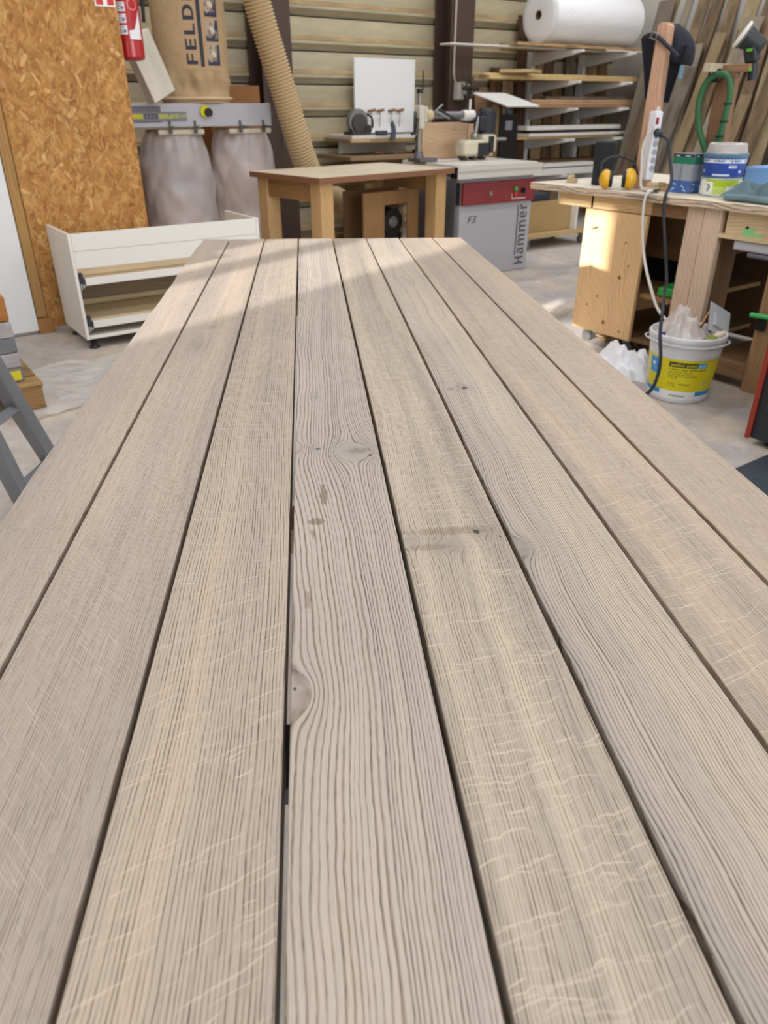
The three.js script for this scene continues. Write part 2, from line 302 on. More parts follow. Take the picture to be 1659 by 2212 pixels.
PLANKS.forEach((Q, n) => {
  const P = { ...oakBase, ...Q }, w = P.u1 - P.u0;
  const near = plankTexture(P, w, NEAR_END, SEAM, 2048, 512), far = plankTexture(P, w, SEAM, 3.14, 2048, 256);
  const vs = []; for (let v = NEAR_END; v < SEAM - 0.01; v += 0.12) vs.push(v); vs.push(SEAM); for (let v = SEAM + 0.12; v < P.end - 0.05; v += 0.12) vs.push(v); vs.push(P.end);
  const edge = (v, side) => side < 0 ? P.u0 + (n === 0 ? 0.007 * (vn(v * 2.3, 1, 61) - 0.5) + 0.004 * (vn(v * 9, 2, 62) - 0.5) : 0) : P.u1 + (n === 7 ? 0.009 * (vn(v * 1.7, 3, 63) - 0.5) : 0);
  const prof = (v) => { const a = edge(v, -1), b = edge(v, 1), c = 0.0009; return [[a, -THICK], [a, -c], [a + c, 0], [b - c, 0], [b, -c], [b, -THICK]]; };
  const pos = [], uv = [], seg = [];
  const put = (p, v, s) => { pos.push(...tp(p[0], TOP + p[1], v)); const t = s ? [SEAM, 3.14] : [NEAR_END, SEAM]; uv.push((v - t[0]) / (t[1] - t[0]), (p[0] - P.u0 + (p[1] < -0.01 ? 0.006 * (p[0] > (P.u0 + P.u1) / 2 ? -1 : 1) : 0)) / w); };
  for (const s of [0, 1]) {
    const start = pos.length / 3;
    for (let i = 0; i + 1 < vs.length; i++) {
      if ((vs[i] >= SEAM - 1e-6 ? 1 : 0) !== s) continue;
      const A = prof(vs[i]), B = prof(vs[i + 1]);
      for (let k = 0; k < 6; k++) { const m = (k + 1) % 6; for (const [p, v] of [[A[k], vs[i]], [B[m], vs[i + 1]], [B[k], vs[i + 1]], [A[k], vs[i]], [A[m], vs[i]], [B[m], vs[i + 1]]]) put(p, v, s); }
    }
    const cv = s ? P.end : NEAR_END, A = prof(cv);
    for (let k = 1; k < 5; k++) for (const p of s ? [A[0], A[k], A[k + 1]] : [A[0], A[k + 1], A[k]]) put(p, cv, s);
    seg.push([start, pos.length / 3 - start]);
  }
  const g = new THREE.BufferGeometry();
  g.setAttribute('position', new THREE.Float32BufferAttribute(pos, 3)); g.setAttribute('uv', new THREE.Float32BufferAttribute(uv, 2));
  g.computeVertexNormals(); seg.forEach(([a, c], i) => g.addGroup(a, c, i));
  const m = [near, far].map(t => new THREE.MeshStandardMaterial({ map: t, bumpMap: t, bumpScale: 0.0007, roughness: 0.55 }));
  const o = new THREE.Mesh(g, m); o.name = n ? `plank_${String(n).padStart(3, '0')}` : 'plank'; o.castShadow = o.receiveShadow = true; table.add(o);
});
for (const v of [0.92, 2.3]) part('batten', bar(tp(-0.36, TOP - THICK - 0.0205, v), tp(0.57, TOP - THICK - 0.0205, v), 0.07, 0.04, 0.002), wood('#b89b78'), table, 'wooden cross batten under the planks');
// two trestles carry the top
for (const [v, l] of [[0.5, 'dark steel trestle under the near end of the oak table top'], [2.62, 'dark steel trestle under the far end of the oak table top']]) {
  const t = thing('trestle', l, 'trestle', [0, 0, 0]), h = TOP - THICK - 0.001;
  part('beam', bar(tp(-0.36, h - 0.03, v), tp(0.56, h - 0.03, v), 0.07, 0.058), mat('#26262a', 0.5, { metalness: 0.3 }), t);
  for (const u of [-0.3, 0.5]) for (const s of [-1, 1]) part('leg', bar(tp(u, h - 0.06, v + s * 0.03), tp(u, 0.003, v + s * 0.22), 0.035, 0.035), mat('#26262a', 0.5, { metalness: 0.3 }), t);
  for (const u of [-0.3, 0.5]) part('stretcher', bar(tp(u, 0.25, v - 0.16), tp(u, 0.25, v + 0.16), 0.025, 0.02), mat('#26262a', 0.5, { metalness: 0.3 }), t);
}
// ---------------------------------------------------------------- the workshop
const X0 = -3, X1 = 9.0, ZB = -7.6, ZF = 5, CEIL = 4.3;
const CONCRETE = (() => {
  const n = 1024, d = new Uint8Array(n * n * 4);
  for (let j = 0; j < n; j++) for (let i = 0; i < n; i++) {
    const u = i / n, v = j / n;
    const a = vnp(u * 4, v * 4, 4, 4, 301), b = vnp(u * 13, v * 13, 13, 13, 302), c = vnp(u * 60, v * 60, 60, 60, 303), e = vnp(u * 300, v * 300, 300, 300, 304);
    let k = 0.80 + 0.13 * (a - 0.5) + 0.10 * (b - 0.5) + 0.07 * (c - 0.5) + 0.06 * (e - 0.5);
    const stain = sm(0.66, 0.8, 0.6 * a + 0.4 * b); k -= 0.10 * stain;
    const dust = sm(0.5, 0.75, 0.5 * b + 0.5 * vnp(u * 7, v * 7, 7, 7, 305));
    const o = (j * n + i) * 4; d[o] = 255 * k * (0.91 + 0.035 * dust); d[o + 1] = 255 * k * (0.872 + 0.012 * dust); d[o + 2] = 255 * k * (0.845 - 0.035 * dust); d[o + 3] = 255;
  }
  const t = tex(d, n, n, true, true); t.repeat.set(0.4, 0.1); return t;   // uv: v holds four units per metre
})();
struct('floor', slab(X0 - 0.25, X1 + 0.25, -0.2, 0, ZB - 0.25, ZF + 0.25, 0), mat('#ffffff', 0.72, { map: CONCRETE, bumpMap: CONCRETE, bumpScale: 0.002 }), null, 'dusty pale concrete workshop floor');
struct('ceiling', slab(X0 - 0.25, X1 + 0.25, CEIL, CEIL + 0.2, ZB - 0.25, ZF + 0.25, 0), mat('#cfcabd', 0.8), null, 'pale sheet ceiling');
// left wall with the window the low sun comes through
const LW = mat('#c9bfa6', 0.8), wy0 = 1.28, wy1 = 2.34, wz0 = -1.0, wz1 = -0.24;
struct('wall_left', [slab(X0 - 0.08, X0, 0, CEIL, wz1, ZF, 0), slab(X0 - 0.08, X0, 0, CEIL, ZB, wz0, 0), slab(X0 - 0.08, X0, 0, wy0, wz0, wz1, 0), slab(X0 - 0.08, X0, wy1, CEIL, wz0, wz1, 0)], LW, null, 'beige left wall');
{
  const w = struct('window_1', [slab(X0 - 0.06, X0 - 0.02, wy0, wy1, -0.785, -0.665), slab(X0 - 0.06, X0 - 0.02, wy0, wy0 + 0.03, wz0, wz1), slab(X0 - 0.06, X0 - 0.02, wy1 - 0.03, wy1, wz0, wz1)], mat('#d8d6d0', 0.5), null, 'window with a wide centre post');
  for (const [a, b] of [[wz0, -0.785], [-0.665, wz1]]) part('pane', slab(X0 - 0.042, X0 - 0.038, wy0 + 0.03, wy1 - 0.03, a, b, 0), mat('#ffffff', 0.02, { transmission: 1, thickness: 0 }), w);
}
struct('wall_right', slab(X1, X1 + 0.2, 0, CEIL, ZB, ZF, 0), mat('#d9d6d0', 0.8), null, 'white right wall');
// front wall, behind the camera, with an unseen gate opening added for fill light
struct('wall_front', [slab(X0, -0.6, 0, CEIL, ZF, ZF + 0.2, 0), slab(4.2, X1, 0, CEIL, ZF, ZF + 0.2, 0), slab(-0.6, 4.2, 3.7, CEIL, ZF, ZF + 0.2, 0)], LW, null, 'front wall with an added open gate');
// back wall: horizontal steel cladding trays
{
  const w = struct('wall_back', slab(X0 - 0.08, X1 + 0.2, 0, CEIL, ZB - 0.2, ZB, 0), mat('#8f8670', 0.8), null, 'beige ribbed steel cladding');
  const pitch = 0.29, m = [mat('#d0c3a1', 0.5, { map: SPECK }), mat('#ccbf9e', 0.5, { map: SPECK }), mat('#d2c5a6', 0.5, { map: SPECK })], dm = mat('#cdb083', 0.95, { map: MOTTLE });
  for (let k = 0; k < 14; k++) {
    const y = 0.055 + k * pitch;
    const g = prism([[0, y + 0.262], [0, y + 0.262 - 0.012], [0.012, y + 0.25], [0.012, y + 0.085], [0.055, y + 0.055], [0.055, y + 0.03], [0.012, y + 0.0], [0, y - 0.012]].map(([z, yy]) => [z, yy]), X1 - 1.6);
    g.rotateY(-Math.PI / 2); g.translate(X1, 0, 0); // z of the outline becomes depth
    const p = g.attributes.position; for (let i = 0; i < p.count; i++) { const x = p.getX(i), z = p.getZ(i); p.setXYZ(i, x, p.getY(i), z); }
    part(k ? `cladding_panel_${String(k).padStart(3, '0')}` : 'cladding_panel', placeWall(g), m[k % 3], w);
    part('sawdust_line', prism([[ZB + 0.0125, y + 0.086], [ZB + 0.056, y + 0.0555], [ZB + 0.058, y + 0.06], [ZB + 0.0125, y + 0.1]], X1 - 1.7).rotateY(-Math.PI / 2).scale(1, 1, 1).translate(X1, 0, 0), dm, w, 'settled sawdust on the cladding ledge');
  }
  function placeWall(g) { g.computeBoundingBox(); const b = g.boundingBox; return g.translate(X1 - b.max.x, 0, ZB - b.min.z); }
}
// steel columns against the back wall
for (const [x, n] of [[3.86, 1], [6.12, 2]]) {
  const b = mat('#4a3830', 0.5);
  struct(`trim_${n}`, [slab(x - 0.16, x + 0.16, 0, CEIL, ZB + 0.06, ZB + 0.08, 0.002), slab(x - 0.16, x + 0.16, 0, CEIL, ZB + 0.33, ZB + 0.35, 0.002), slab(x - 0.009, x + 0.009, 0, CEIL, ZB + 0.08, ZB + 0.33, 0)], b, null, 'dark brown steel column on the back wall');
}
// OSB partition with a studwork return and a white door
const OSB = canvasTex(1024, 2048, (c, w, h) => {
  const r = rng(77); c.fillStyle = 'rgb(184,136,76)'; c.fillRect(0, 0, w, h);
  const pal = [[192, 144, 82], [206, 160, 100], [166, 114, 58], [218, 180, 124], [180, 130, 68], [148, 98, 48], [198, 150, 88], [188, 138, 76], [174, 124, 66]];
  const flake = (L, t, a) => {
    const p = pal[Math.floor(r() * pal.length)], k = 0.92 + 0.16 * r();
    c.save(); c.translate(r() * w, r() * h); c.rotate(Math.PI / 2 + (r() + r() + r() - 1.5) * 1.3); c.globalAlpha = a;
    c.fillStyle = `rgb(${p[0] * k | 0},${p[1] * k | 0},${p[2] * k | 0})`;
    c.beginPath(); c.moveTo(-L / 2, -t * 0.3); c.quadraticCurveTo(0, -t * 0.7, L / 2, -t * 0.2); c.lineTo(L / 2 * (0.75 + 0.3 * r()), t * 0.3); c.quadraticCurveTo(0, t * 0.75, -L / 2 * (0.7 + 0.3 * r()), t * 0.35); c.fill();
    if (r() < 0.35) { c.globalAlpha = 0.35; c.fillStyle = 'rgb(96,60,26)'; c.beginPath(); c.moveTo(-L / 2, t * 0.4); c.quadraticCurveTo(0, t * 0.62, L / 2, t * 0.35); c.quadraticCurveTo(0, t * 0.9, -L / 2, t * 0.4); c.fill(); }
    c.restore();
  };
  for (let i = 0; i < 2600; i++) flake(40 + 80 * r(), 16 + 22 * r(), 0.55);
  for (let i = 0; i < 5200; i++) flake(18 + 50 * r(), 6 + 14 * r(), 0.4 + 0.45 * r());
  for (let i = 0; i < 2200; i++) flake(10 + 22 * r(), 3 + 5 * r(), 0.6);
});
OSB.wrapS = OSB.wrapT = THREE.RepeatWrapping; OSB.repeat.set(0.8, 0.4);
function flatUV(g, x0, y0, fx = 1, fy = 1) { const p = g.attributes.position, u = g.attributes.uv; for (let i = 0; i < p.count; i++) u.setXY(i, (p.getX(i) - x0) * fx, (p.getY(i) - y0) * fy); return g; }
{
  const w = struct('wall_partition', null, null, null, 'stud partition clad in OSB');
  part('osb_sheet', flatUV(slab(0.975, 1.712, 0.03, 2.8, -5.17, -5.15, 0.002), 0.975, 0), mat('#f7f0e4', 0.75, { map: OSB, bumpMap: OSB, bumpScale: 0.0015 }), w, 'OSB board with coarse golden strands');
  part('stud', slab(0.912, 0.972, 0.1, 2.8, -5.25, -5.155), wood('#b98e50'), w);
  part('stud_foot', slab(0.905, 1.0, 0, 0.095, -5.25, -5.14), wood('#b58045'), w);
  part('return_board', slab(1.6, 1.7, 0, 2.8, ZB + 0.06, -5.175), wood('#9a7140'), w);
  part('upper_board', slab(X0 + 0.02, 0.91, 2.16, 2.8, -5.25, -5.15), wood('#b98e50'), w);
  part('side_board', slab(X0 + 0.02, -0.13, 0, 2.155, -5.25, -5.15), wood('#b98e50'), w);
  const d = struct('door_1', slab(-0.12, 0.905, 0.022, 2.14, -5.185, -5.145), mat('#e3e2e0', 0.42), null, 'plain white door beside the OSB partition');
  part('door_handle', [rod([-0.04, 1.02, -5.14], [-0.04, 1.02, -5.09], 0.01), rod([-0.04, 1.02, -5.09], [0.08, 1.02, -5.09], 0.009)], STEEL, d);
  part('door_scuff', slab(0.72, 0.733, 0.10, 0.104, -5.145, -5.1445, 0), mat('#6d6a68', 0.8), d);
}
// unseen LED battens, added under the ceiling to brighten the workshop
for (const x of [-1.2, 1.6, 4.4, 7.2]) for (const z of [-6.0, -3.2, -0.4, 2.4]) {
  const f = thing('added_ceiling_light', 'unseen white LED batten added under the workshop ceiling as fill light', 'added ceiling light', [x, CEIL - 0.3, z], 0, 'LED battens added under the ceiling');
  part('housing', [box(1.5, 0.06, 0.32, 0, 0.035, 0)], WHITE, f);
  for (const q of [-0.6, 0.6]) part('suspension_rod', rod([q, 0.065, 0], [q, 0.299, 0], 0.006, 0.006, 6), STEEL, f);
  part('diffuser', box(1.46, 0.01, 0.28, 0, 0.002, 0, 0.002), mat('#ffffff', 0.5, { emissive: '#fff0dc', emissiveIntensity: 1 }), f);
  const l = new THREE.RectAreaLight(FILL_LED_COLOR, FILL_LED_POWER, 1.44, 0.26); l.position.set(x, CEIL - 0.309, z); l.lookAt(x, 0, z); l.name = 'added_batten_lamp'; scene.add(l);
}
// ---------------------------------------------------------------- left side
{ // base cabinet without drawer fronts
  const t = thing('kitchen_base_cabinet', 'white kitchen base cabinet without drawer fronts below the OSB board', 'cabinet', [1.06, 0, -4.6]), W = 1.185;
  part('side_panel', slab(0, 0.018, 0.06, 0.66, -0.48, 0, 0.0015), WHITE, t); part('side_panel', slab(W - 0.018, W, 0.06, 0.66, -0.48, 0, 0.0015), WHITE, t);
  part('bottom_panel', slab(0.019, W - 0.019, 0.062, 0.082, -0.475, -0.001, 0.0015), WHITE, t);
  part('back_panel', slab(0.019, W - 0.019, 0.083, 0.52, -0.478, -0.47, 0), wood('#9c8668'), t, 'cabinet back with interior shade put into its brown colour');  // brown tone paints in the shade inside the cabinet
  part('top_rail', slab(0.019, W - 0.019, 0.565, 0.659, -0.018, -0.0005, 0.0015), WHITE, t);
  part('apron_panel', slab(0.019, W - 0.019, 0.468, 0.564, -0.02, -0.0025, 0.0015), WHITE, t);
  for (const y of [0.372, 0.125]) {
    const d = part('drawer', slab(0.055, W - 0.055, y, y + 0.042, -0.016, -0.002, 0.0015), WHITE, t);
    part('drawer_floor', slab(0.055, W - 0.055, y + 0.03, y + 0.04, -0.45, -0.02, 0.0015), wood('#f3dfb8'), d, 'pale pine drawer floor');
    part('drawer_back', slab(0.055, W - 0.055, y + 0.042, y + 0.075, -0.462, -0.451, 0.0015), wood('#e6cfa4'), d);
    for (const x of [0.021, W - 0.051]) { const r = part('runner', [slab(x, x + 0.012, y - 0.022, y + 0.012, -0.44, -0.004, 0.001), slab(x + 0.014, x + 0.03, y - 0.012, y + 0.006, -0.44, -0.006, 0.001)], STEEL, d); part('runner_clip', slab(x + 0.004, x + 0.024, y + 0.014, y + 0.072, -0.03, -0.003, 0.002), mat('#232838', 0.4), r); }
  }
  for (const [x, z] of [[0.045, -0.04], [W - 0.045, -0.04], [0.045, -0.42], [W - 0.045, -0.42]])
    part('foot', lathe([[0, 0], [0.032, 0], [0.032, 0.008], [0.022, 0.014], [0.018, 0.02], [0.018, 0.052], [0.03, 0.054], [0.03, 0.0595], [0, 0.0595]], 20, x, 0, z), BLACK, t);
}
{ // fire safety sign and extinguisher
  const c = canvasTex(256, 256, (g, w, h) => {
    g.fillStyle = '#f2efe9'; g.fillRect(0, 0, w, h); g.fillStyle = '#c8282a'; g.fillRect(14, 14, w - 28, h - 28);
    g.fillStyle = '#f2efe9'; g.beginPath(); g.roundRect(104, 70, 52, 172, 14); g.fill(); g.fillRect(118, 44, 24, 30); g.fillRect(92, 40, 70, 12); g.fillRect(60, 60, 40, 9);
    g.lineWidth = 9; g.strokeStyle = '#f2efe9'; g.beginPath(); g.moveTo(100, 66); g.quadraticCurveTo(62, 80, 66, 160); g.stroke();
  });
  const t = thing('fire_sign', 'red and white fire extinguisher sign on the OSB board', 'sign', [1.645, 1.85, -5.148]);
  part('plate', box(0.118, 0.118, 0.003, 0, 0, -0.0005, 0.0005), mat('#f2efe9', 0.4), t);
  part('print', flatUV(box(0.116, 0.116, 0.001, 0, 0, 0.002, 0), -0.058, -0.058, 1 / 0.116, 1 / 0.116), mat('#ffffff', 0.4, { map: c }), t);
  const e = thing('fire_extinguisher', 'red fire extinguisher with white instruction label at the OSB corner', 'fire extinguisher', [1.792, 1.53, -5.24]);
  part('cylinder', lathe([[0, 0], [0.05, 0], [0.072, 0.006], [0.078, 0.02], [0.078, 0.44], [0.07, 0.48], [0.045, 0.515], [0.022, 0.53], [0.022, 0.55], [0, 0.55]], 40), mat('#b01a20', 0.3, { clearcoat: 0.6 }), e);
  const lab = canvasTex(256, 512, (g, w, h) => {
    g.fillStyle = '#b01a20'; g.fillRect(0, 0, w, h); g.fillStyle = '#e9e6ea';
    for (let k = 0; k < 5; k++) { g.fillRect(14, 20 + k * 92, 92, 74); g.fillStyle = '#7d7c92'; for (let q = 0; q < 3; q++) { g.fillRect(22, 30 + k * 92 + q * 20, 34 + (q * 23 + k * 17) % 40, 6); } g.beginPath(); g.arc(82, 66 + k * 92, 14, 0, 7); g.fill(); g.fillStyle = '#e9e6ea'; }
    g.beginPath(); g.moveTo(120, 500); g.lineTo(240, 500); g.lineTo(240, 260); g.lineTo(170, 420); g.lineTo(120, 430); g.fill();
    g.strokeStyle = '#d8868a'; g.lineWidth = 10; g.beginPath(); g.arc(176, 220, 44, 0, 7); g.stroke();
    g.fillStyle = '#e9e6ea'; g.fillRect(130, 20, 100, 26); g.fillRect(130, 60, 80, 14);
  });
  const lg = grid(24, 2, (u, v) => { const a = -1.25 + 2.1 * u; return [Math.sin(a) * 0.0785, 0.1 + 0.32 * v, Math.cos(a) * 0.0785]; });
  part('label', lg, mat('#ffffff', 0.4, { map: lab }), e);
  part('valve', [rod([0, 0.55, 0], [0, 0.6, 0], 0.018), rod([-0.02, 0.57, 0], [0.045, 0.57, 0], 0.012)], STEEL, e);
  part('lever', [bar([-0.02, 0.605, 0], [0.1, 0.63, 0], 0.02, 0.008), bar([-0.02, 0.59, 0], [0.09, 0.575, 0], 0.018, 0.008)], BLACK, e);
  part('discharge_hose', tube([[0.045, 0.57, 0], [0.09, 0.54, 0.02], [0.1, 0.4, 0.03], [0.092, 0.2, 0.03]], 0.011, 30), BLACK, e);
  part('bracket', [slab(-0.091, -0.078, 0.3, 0.42, -0.03, 0.03), torus(0.0795, 0.004, 0, 0.36, 0, Math.PI / 2)], STEEL, e);
}
{ // dust extractor
  const t = thing('dust_extractor', 'grey dust extractor with tan filter bag above two clear collecting bags', 'dust extractor', [0, 0, 0]);
  const GR = mat('#b8b6bc', 0.42);
  part('housing', slab(1.82, 3.215, 1.14, 1.302, -6.66, -6.2, 0.006), GR, t);
  const dk = mat('#74737a', 0.5);
  part('housing_end', slab(1.8, 2.28, 1.175, 1.285, -6.2, -6.194, 0.001), mat('#6b6a70', 0.45), t);
  const strip = canvasTex(512, 96, (g, w, h) => {
    g.fillStyle = '#7c7a80'; g.fillRect(0, 0, w, h); g.fillStyle = '#c9c21e'; g.fillRect(0, 22, 120, 50); g.fillStyle = '#55545a'; g.fillRect(132, 18, 120, 56);
    g.fillStyle = '#7d7b82'; for (const q of [150, 178, 214]) g.fillRect(q, 28, 12, 36);
    g.fillStyle = '#d2cc2c'; const r = rng(4); for (let x = 258; x < 505; x += 9) { const f = (x - 258) / 250; for (let k = 0; k < 3; k++) if (r() > f * 0.55) g.fillRect(x + r() * 3, 22 + k * 17 + r() * 5, 8, 13 - 6 * f); }
  });
  part('brand_strip', flatUV(slab(2.03, 2.48, 1.185, 1.245, -6.193, -6.19, 0), 2.03, 1.185, 1 / 0.45, 1 / 0.06), mat('#ffffff', 0.5, { map: strip }), t);
  const kn = part('knob', rod([2.655, 1.24, -6.2], [2.655, 1.24, -6.16], 0.033, 0.03, 24), BLACK, t); part('knob_ring', rod([2.635, 1.247, -6.2], [2.635, 1.247, -6.18], 0.042, 0.042, 24), mat('#d6d01f', 0.4), kn);
  const film = mat('#f6efee', 0.36, { transmission: 0.6, thickness: 0, side: THREE.DoubleSide }), dustm = mat('#efd4bc', 0.95, { map: MOTTLE });
  [[2.44, 0.295, 0.19, 7, 0.9], [3.03, 0.275, 0.19, 19, 0.85]].forEach(([cx, rad, top, sd], n) => {
    const shape = (k) => (u, v) => {
      const a = u * Math.PI * 2, y = 1.1 - v * 1.08;
      let r = rad * (1 - Math.exp(-v * 9)) + top * Math.exp(-v * 9); r *= 1 - 0.22 * sm(0.93, 1, v);
      const wr = 0.03 * Math.abs(vn(Math.cos(a) * 2.2 + v * 5 + 4, v * 3 - Math.sin(a) * 2.5, sd + 5) - 0.5) + 0.024 * (vn(Math.cos(a) * 3 + 9, v * 9 + Math.sin(a) * 3, sd) - 0.5) + 0.02 * (Math.abs(vn(Math.cos(a) * 6 + 3, v * 5 + Math.sin(a) * 6, sd + 1) - 0.5)) + 0.012 * Math.exp(-v * 14) * Math.sin(a * 17);
      r += wr; r *= k; return [cx + Math.cos(a) * r, y, -6.43 - Math.sin(a) * r * 0.86];
    };
    const bag = part('collecting_bag', grid(72, 60, shape(1), true), film, t, 'clear plastic bag half full of sawdust');
    const fill = shape(0.985);
    part('sawdust', grid(60, 40, (u, v) => {
      const a = u * Math.PI * 2, tilt = n ? 0.09 * -Math.cos(a) : -0.26 * Math.cos(a), lvl = n ? 0.84 : 0.58;
      if (v < 0.2) { const k = v / 0.2, q = fill(u, Math.max(0.02, 1 - (lvl + tilt) / 1.08)); return [cx + (q[0] - cx) * k, 0.02 + lvl + tilt * k - 0.02, -6.43 + (q[2] + 6.43) * k]; }
      const k = (v - 0.2) / 0.8, v0 = Math.max(0.02, 1 - (lvl + tilt) / 1.08); return fill(u, v0 + (0.995 - v0) * k);
    }, true), dustm, bag);
    part('bag_rim', [torus(top + 0.005, 0.014, cx, 1.105, -6.43, Math.PI / 2).scale(1, 1, 1), slab(cx - top, cx + top, 1.085, 1.125, -6.3, -6.225, 0.01)], mat('#d6cbb2', 0.6), t);
    for (const s of [-0.5, 0.5]) part('clamp', [slab(cx + s * 0.205 * 1.0 - 0.008, cx + s * 0.205 + 0.008, 1.12, 1.185, -6.199, -6.19, 0.001), slab(cx + s * 0.205 - 0.013, cx + s * 0.205 + 0.013, 1.095, 1.13, -6.199, -6.18, 0.002), rod([cx + s * 0.205 + 0.004, 1.13, -6.186], [cx + s * 0.205 + 0.022, 1.15, -6.178], 0.004)], mat('#5f5a52', 0.4, { metalness: 0.6 }), t);
  });
  // filter bag with its print
  const FB = mat('#d3b48a', 0.85, { map: SPECK, bumpMap: SPECK, bumpScale: 0.001 }), fc = [2.68, -6.44];
  const frad = (v, a) => { const b = 0.278 * (1 - 0.06 * Math.exp(-v * 12)) + 0.02 * Math.exp(-Math.pow((v - 0.075) / 0.03, 2)) * (Math.sin(a * 7 + 1) + 0.6 * Math.sin(a * 16)) - 0.016 * Math.exp(-Math.pow((v - 0.06) / 0.02, 2)); return b + 0.008 * (vn(Math.cos(a) * 3 + 5, v * 6, 31) - 0.5); };
  part('filter_bag', grid(72, 50, (u, v) => { const a = u * Math.PI * 2, r = frad(v, a) * (1 - sm(0.9, 1, v) * 0.75); return [fc[0] + Math.cos(a) * r, 1.303 + v * 1.75, fc[1] - Math.sin(a) * r]; }, true), FB, t, 'tan cloth filter bag');
  const print = canvasTex(512, 1024, (g, w, h) => {
    g.fillStyle = '#bea07a'; g.fillRect(0, 0, w, h); g.fillStyle = '#3a3c48';
    g.save(); g.translate(168, 1000); g.rotate(-Math.PI / 2); g.font = 'bold 172px sans-serif'; g.scale(1.28, 1); g.fillText('FELDER', 0, 0); g.restore();
    g.fillRect(200, 40, 44, 960);
    const r = rng(3);
    for (let k = 0; k < 5; k++) { const y = 810 - k * 200; g.fillStyle = '#3a3c52'; g.fillRect(290, y, 180, 176); g.fillStyle = '#b7a58c'; g.beginPath(); g.moveTo(290, y); g.lineTo(430, y); g.lineTo(400, y + 120); g.lineTo(320, y + 150); g.lineTo(290, y + 120); g.fill(); g.fillStyle = '#8b7d70'; for (let q = 0; q < 14; q++) { g.beginPath(); g.ellipse(310 + 130 * r(), y + 20 + 120 * r(), 10 + 20 * r(), 6 + 12 * r(), r() * 3, 0, 7); g.fill(); } g.fillStyle = '#d6cbb6'; g.beginPath(); g.ellipse(380, y + 70 + 20 * r(), 40, 22, 0.5, 0, 7); g.fill(); }
  });
  part('bag_print', grid(20, 12, (u, v) => { const a = -2.22 + 1.22 * u, y = 1.525 + 0.8 * v, r = frad((y - 1.303) / 1.75, -a) + 0.0015; return [fc[0] + Math.cos(a) * r, y, fc[1] - Math.sin(a) * r]; }).scale(1, 1, 1), mat('#ffffff', 0.85, { map: print }), t);
  part('bag_strap', torus(0.272, 0.012, fc[0], 1.335, fc[1], Math.PI / 2), mat('#cdb08a', 0.8), t);
  part('frame', [slab(1.84, 1.88, 0, 1.14, -6.65, -6.61), slab(3.17, 3.21, 0, 1.14, -6.65, -6.61), slab(1.84, 3.21, 0.0, 0.018, -6.66, -6.24)], dk, t);
}
{ // board propped on the extractor
  const g = place(box(0.22, 0.42, 0.09, 0, 0, 0, 0.008), 2.205, 1.535, -6.13, -0.02, 0.3, 0.42);
  solo('white_board_offcut', 'thick off-white board offcut propped on the dust extractor', 'board', g, mat('#f4ebd8', 0.7, { map: SPECK }));
}
{ // wooden crate pieces behind the extractor
  solo('wooden_crate', 'small brown wooden crate behind the dust extractor', 'crate', [slab(-0.25, 0.25, 1.3, 1.44, -0.02, 0), slab(-0.25, 0.25, 1.3, 1.44, -0.22, -0.2), slab(-0.25, -0.23, 1.3, 1.44, -0.2, -0.02), slab(0.23, 0.25, 1.3, 1.44, -0.2, -0.02), slab(-0.25, 0.25, 0, 1.3, -0.22, 0.0)], wood('#a8743e'), [3.25, 0, -6.95]);
}
{ // extraction hose: ribbed flexible tube
  const pts = [[2.86, 3.2, -5.95], [2.96, 2.4, -5.97], [3.05, 1.98, -6.0], [3.19, 1.53, -6.0], [3.33, 1.08, -6.0], [3.42, 0.85, -6.02], [3.56, 0.64, -6.03], [3.74, 0.545, -6.03], [3.93, 0.43, -6.0], [4.1, 0.44, -5.95], [4.28, 0.56, -5.88], [4.4, 0.68, -5.78]];
  const cv = new THREE.CatmullRomCurve3(pts.map(p => V(...p)), false, 'centripetal'), N = 760, fr = cv.computeFrenetFrames(N, false);
  const pos = []; const g = grid(24, N, (u, v) => { const i = Math.round(v * N), P = pos[i] || (pos[i] = cv.getPointAt(i / N)), a = u * Math.PI * 2, r = 0.1 + 0.006 * Math.sin(i * Math.PI * 2 / 5); const n = fr.normals[i], b = fr.binormals[i]; return [P.x + r * (Math.cos(a) * n.x + Math.sin(a) * b.x), P.y + r * (Math.cos(a) * n.y + Math.sin(a) * b.y), P.z + r * (Math.cos(a) * n.z + Math.sin(a) * b.z)]; }, true);
  solo('extraction_hose', 'beige ribbed extraction hose hanging down behind the wooden side table', 'hose', g, mat('#b89d74', 0.55));
}
// conduits and sockets on the columns
for (const [x, z, s, l] of [[3.83, -7.25, 1, 'white socket box with conduit on the column behind the hose'], [6.06, -7.25, 1, 'white socket box with conduit on the column beside the rack']]) {
  const t = thing('socket_box', l, 'socket', [x, 1.42, z]);
  part('case', box(0.09, 0.17, 0.09, 0, 0, 0.046, 0.012), mat('#c9c5be', 0.45), t);
  part('lid', place(box(0.085, 0.012, 0.1, 0, 0, 0, 0.004), 0.02, 0.07, 0.115, 0.35), mat('#bdb8ae', 0.4), t);
  part('plug', rod([0.02, 0.0, 0.09], [0.04, -0.02, 0.14], 0.026, 0.022), mat('#a9a6a2', 0.5), t);
  part('conduit', tube([[-0.02, 0.08, 0.012], [-0.05, 0.14, 0.012], [-0.055, 0.2, 0.012], [-0.055, 1.2, 0.012], [-0.055, 2.87, 0.012]], 0.011, 50), mat('#b7aea0', 0.5), t);
  part('cable', tube([[0.04, -0.02, 0.14], [0.06, -0.12, 0.14], [0.02, -0.28, 0.08], [0.04, -0.5, 0.02]], 0.007, 30), mat('#6d675e', 0.6), t);
}
